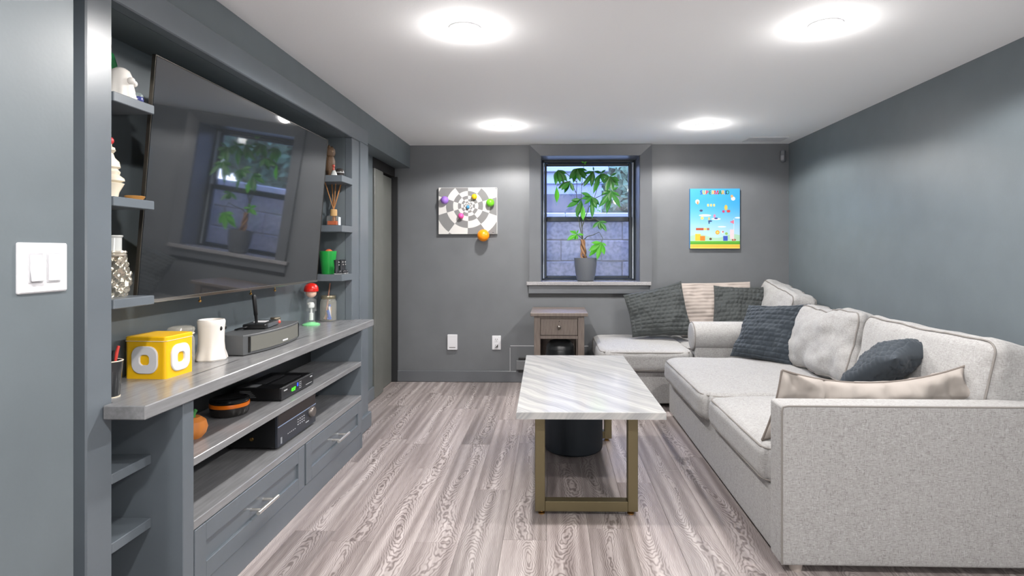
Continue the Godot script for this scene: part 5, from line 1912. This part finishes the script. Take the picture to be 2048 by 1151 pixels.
func sofas() -> void:
	var t := thing("sofa", "long light grey tweed sofa along the right wall with loose back cushions", "sofa", Vector3(1.5, 0, -3.2))
	var o := -t.position
	var s := mb()
	soft_box(s, Vector3(0.858, 0.035, -2.285) + o, Vector3(2.13, 0.637, -2.172) + o, 0.014, 16)
	var arm := obj("arm", s, MT.sofa, t)
	s = mb()
	tube(s, [Vector3(0.8625, 0.04, -2.1755) + o, Vector3(0.8625, 0.61, -2.1755) + o, Vector3(0.866, 0.628, -2.1755) + o, Vector3(0.884, 0.6325, -2.1755) + o, Vector3(2.12, 0.6325, -2.1755) + o], 0.0038, 8)
	obj("piping", s, MT.piping, arm)
	s = mb()
	soft_box(s, Vector3(0.868, 0.035, -4.27) + o, Vector3(2.1, 0.29, -2.26) + o, 0.012, 12)
	obj("base", s, MT.sofa, t)
	s = mb()
	soft_box(s, Vector3(1.94, 0.035, -4.27) + o, Vector3(2.13, 0.735, -2.28) + o, 0.03, 14)
	obj("back_frame", s, MT.sofa, t)
	seat_block("seat_cushion", t, Vector3(0.832, 0.285, -3.12), Vector3(1.78, 0.44, -2.288), 0.016, 3, 0.03)
	seat_block("seat_cushion", t, Vector3(0.81, 0.285, -4.25), Vector3(1.78, 0.44, -3.115), 0.018, 4, 0.055)
	back_cushion(t, lean(Vector3(1.79, 0.634, -2.755), -0.22), Vector3(0.105, 0.215, 0.475), 6, 0.03, 0.012)
	back_cushion(t, lean(Vector3(1.77, 0.632, -3.67), -0.26, -0.03), Vector3(0.11, 0.21, 0.43), 9, 0.05, 0.03)
	for q in [[0.93, -2.22], [2.06, -2.22], [0.93, -4.2], [2.06, -4.2]]:
		s = mb()
		lathe(s, [Vector2(0, 0), Vector2(0.022, 0), Vector2(0.028, 0.036), Vector2(0, 0.036)], Vector3(q[0], 0, q[1]) + o, 16)
		obj("leg", s, MT.cord, t)

	t = thing("chaise", "light grey tweed chaise in the far corner with a rolled arm", "chaise", Vector3(1.25, 0, -4.87))
	o = -t.position
	s = mb()
	soft_box(s, Vector3(0.46, 0.035, -5.3) + o, Vector3(1.14, 0.288, -4.47) + o, 0.012, 10)
	soft_box(s, Vector3(1.09, 0.035, -5.3) + o, Vector3(2.13, 0.288, -4.44) + o, 0.012, 10)
	obj("base", s, MT.sofa, t)
	s = mb()
	soft_box(s, Vector3(1.96, 0.035, -5.3) + o, Vector3(2.14, 0.79, -4.44) + o, 0.03, 12)
	obj("back_frame", s, MT.sofa, t)
	seat_block("seat_cushion", t, Vector3(0.365, 0.29, -5.305), Vector3(1.095, 0.452, -4.4), 0.02, 12, 0.05)
	seat_block("seat_cushion", t, Vector3(1.06, 0.29, -5.305), Vector3(1.97, 0.448, -4.63), 0.012, 13, 0.02)
	s = mb()
	var pts := []
	var rad := []
	for q in [[1.086, 0.0], [1.0865, 0.09], [1.09, 0.101], [1.1, 0.108], [1.12, 0.111], [1.3, 0.112], [1.7, 0.112], [1.97, 0.112]]:
		pts.append(Vector3(q[0], 0.553, -4.525) + o)
		rad.append(q[1])
	tube(s, pts, rad, 32)
	box(s, Vector3(1.105, 0.28, -4.61) + o, Vector3(1.97, 0.5, -4.45) + o, 0.01)
	arm = obj("rolled_arm", s, MT.sofa, t)
	s = mb()
	var ring := []
	for i in 28:
		var a := TAU * i / 28.0
		ring.append(Vector3(1.098, 0.553 + cos(a) * 0.108, -4.525 + sin(a) * 0.108) + o)
	tube(s, ring, 0.004, 8, true)
	obj("piping", s, MT.piping, arm)
	back_cushion(t, lean(Vector3(1.93, 0.69, -4.86), -0.2, 0.14), Vector3(0.105, 0.225, 0.36), 15, 0.04, 0.02)
	for q in [[0.53, -4.54], [2.05, -4.54], [0.53, -5.22], [2.05, -5.22]]:
		s = mb()
		lathe(s, [Vector2(0, 0), Vector2(0.022, 0), Vector2(0.028, 0.036), Vector2(0, 0.036)], Vector3(q[0], 0, q[1]) + o, 16)
		obj("leg", s, MT.cord, t)

# a throw pillow between four corners: top left, top right, bottom right, bottom left as seen from its front
func pillow(label: String, group: String, c: Array, thick: float, m: Material, style: String, sd: int, pinch := Vector2(0.07, 0.07), pipe: Material = null) -> Node3D:
	var mid: Vector3 = (c[0] + c[1] + c[2] + c[3]) / 4.0
	var t := thing("throw_pillow", label, "pillow", mid, 0, group)
	var ex: Vector3 = ((c[1] - c[0]) + (c[2] - c[3])).normalized()
	var ey: Vector3 = ((c[0] - c[3]) + (c[1] - c[2])).normalized()
	var nrm := ex.cross(ey).normalized()
	var n := noise(5.0, sd, 2)
	var r := RandomNumberGenerator.new()
	r.seed = sd
	var rows := 13
	var cuts := []
	for i in rows + 1:
		var row := [0.0]
		while row[-1] < 1.0:
			row.append(row[-1] + 0.083 * (1.0 + r.randf_range(-0.28, 0.28)))
		cuts.append(row)
	var pos := func(a: float, b: float, side: float) -> Vector3:
		var u := sin((a * 2.0 - 1.0) * PI / 2.0)
		var v := sin((b * 2.0 - 1.0) * PI / 2.0)
		var uu := u * (1.0 - pinch.x * (1.0 - v * v) * absf(u))
		var vv := v * (1.0 - pinch.y * (1.0 - u * u) * absf(v))
		var s0 := (uu + 1.0) / 2.0
		var t0 := (vv + 1.0) / 2.0
		var p: Vector3 = c[3].lerp(c[2], s0).lerp(c[0].lerp(c[1], s0), t0) - mid
		var body := pow(maxf(0.0, (1.0 - u * u) * (1.0 - v * v)), 0.5)
		var z := thick / 2.0 * body
		var mask := clampf(body * 3.0, 0.0, 1.0)
		z += n.get_noise_3d(p.x * (2.2 if style == "plain" else 1.2), p.y * 1.2, p.z + side) * (0.05 if style == "plain" else 0.024) * mask
		if style == "quilt":
			var ry := t0 * rows
			var row := clampi(int(ry), 0, rows)
			var fy := ry - floorf(ry)
			var g := 0.0
			for k in cuts[row].size() - 1:
				if s0 >= cuts[row][k] and s0 < cuts[row][k + 1]:
					g = (s0 - cuts[row][k]) / (cuts[row][k + 1] - cuts[row][k])
			z += 0.014 * mask * (minf(pow(absf(sin(PI * fy)), 0.5), 0.08 + 0.92 * pow(absf(sin(PI * g)), 0.45)) - 0.6)
		elif style == "rib":
			z += 0.008 * mask * (pow(absf(sin(PI * t0 * 15.0)), 0.7) - 0.5)
		return p + nrm * z * side
	var s := mb()
	smooth(s)
	var res := 110 if style != "plain" else 44
	sheet(s, res, res, func(a: float, b: float) -> Vector3: return pos.call(a, b, 1.0))
	sheet(s, res / 2, res / 2, func(a: float, b: float) -> Vector3: return pos.call(a, b, -1.0), false, true)
	obj("cover", s, m, t)
	if pipe:
		var pts := []
		var q := 24
		for i in q:
			pts.append(pos.call(float(i) / q, 0.0, 1.0))
		for i in q:
			pts.append(pos.call(1.0, float(i) / q, 1.0))
		for i in q:
			pts.append(pos.call(1.0 - float(i) / q, 1.0, 1.0))
		for i in q:
			pts.append(pos.call(0.0, 1.0 - float(i) / q, 1.0))
		var clean := [pts[0]]
		for v in pts:
			if v.distance_to(clean[-1]) > 0.004:
				clean.append(v)
		s = mb()
		tube(s, clean, 0.005, 8, true)
		obj("piping", s, pipe, t)
	return t

func pillows() -> void:
	var g := "dark quilted throw pillows"
	pillow("cream ribbed pillow leaning on the back wall behind two dark pillows", "", [Vector3(1.16, 0.925, -5.235), Vector3(1.79, 0.94, -5.235), Vector3(1.78, 0.47, -5.07), Vector3(1.15, 0.47, -5.07)], 0.11, MT.cord, "rib", 31, Vector2(0.03, 0.02))
	pillow("dark grey-green quilted pillow slumped on the chaise beside the nightstand", g, [Vector3(0.62, 0.835, -5.0), Vector3(1.14, 0.955, -5.09), Vector3(1.2, 0.50, -4.87), Vector3(0.68, 0.49, -4.86)], 0.16, MT.velvet, "quilt", 32, Vector2(0.06, 0.08))
	pillow("dark grey-green quilted pillow in the far corner before the chaise back cushion", g, [Vector3(1.42, 0.915, -5.08), Vector3(1.875, 0.905, -5.08), Vector3(1.82, 0.47, -4.88), Vector3(1.34, 0.47, -4.88)], 0.15, MT.velvet, "quilt", 33)
	pillow("dark blue-grey quilted pillow standing on the far seat of the long sofa", g, [Vector3(1.46, 0.815, -4.30), Vector3(1.77, 0.855, -3.97), Vector3(1.62, 0.44, -3.88), Vector3(1.30, 0.45, -4.23)], 0.16, MT.velvet_blue, "quilt", 34)
	pillow("dark blue-grey quilted pillow tipped over behind the cream lumbar pillow", g, [Vector3(1.40, 0.545, -2.86), Vector3(1.72, 0.64, -3.02), Vector3(1.80, 0.80, -2.72), Vector3(1.50, 0.745, -2.55)], 0.17, MT.velvet_blue, "quilt", 35)
	pillow("cream lumbar pillow with piping slumped against the near sofa arm", "", [Vector3(0.945, 0.725, -2.385), Vector3(1.725, 0.755, -2.40), Vector3(1.74, 0.455, -2.40), Vector3(0.86, 0.44, -2.375)], 0.13, MT.lumbar, "plain", 36, Vector2(0.03, 0.46), MT.piping_light)
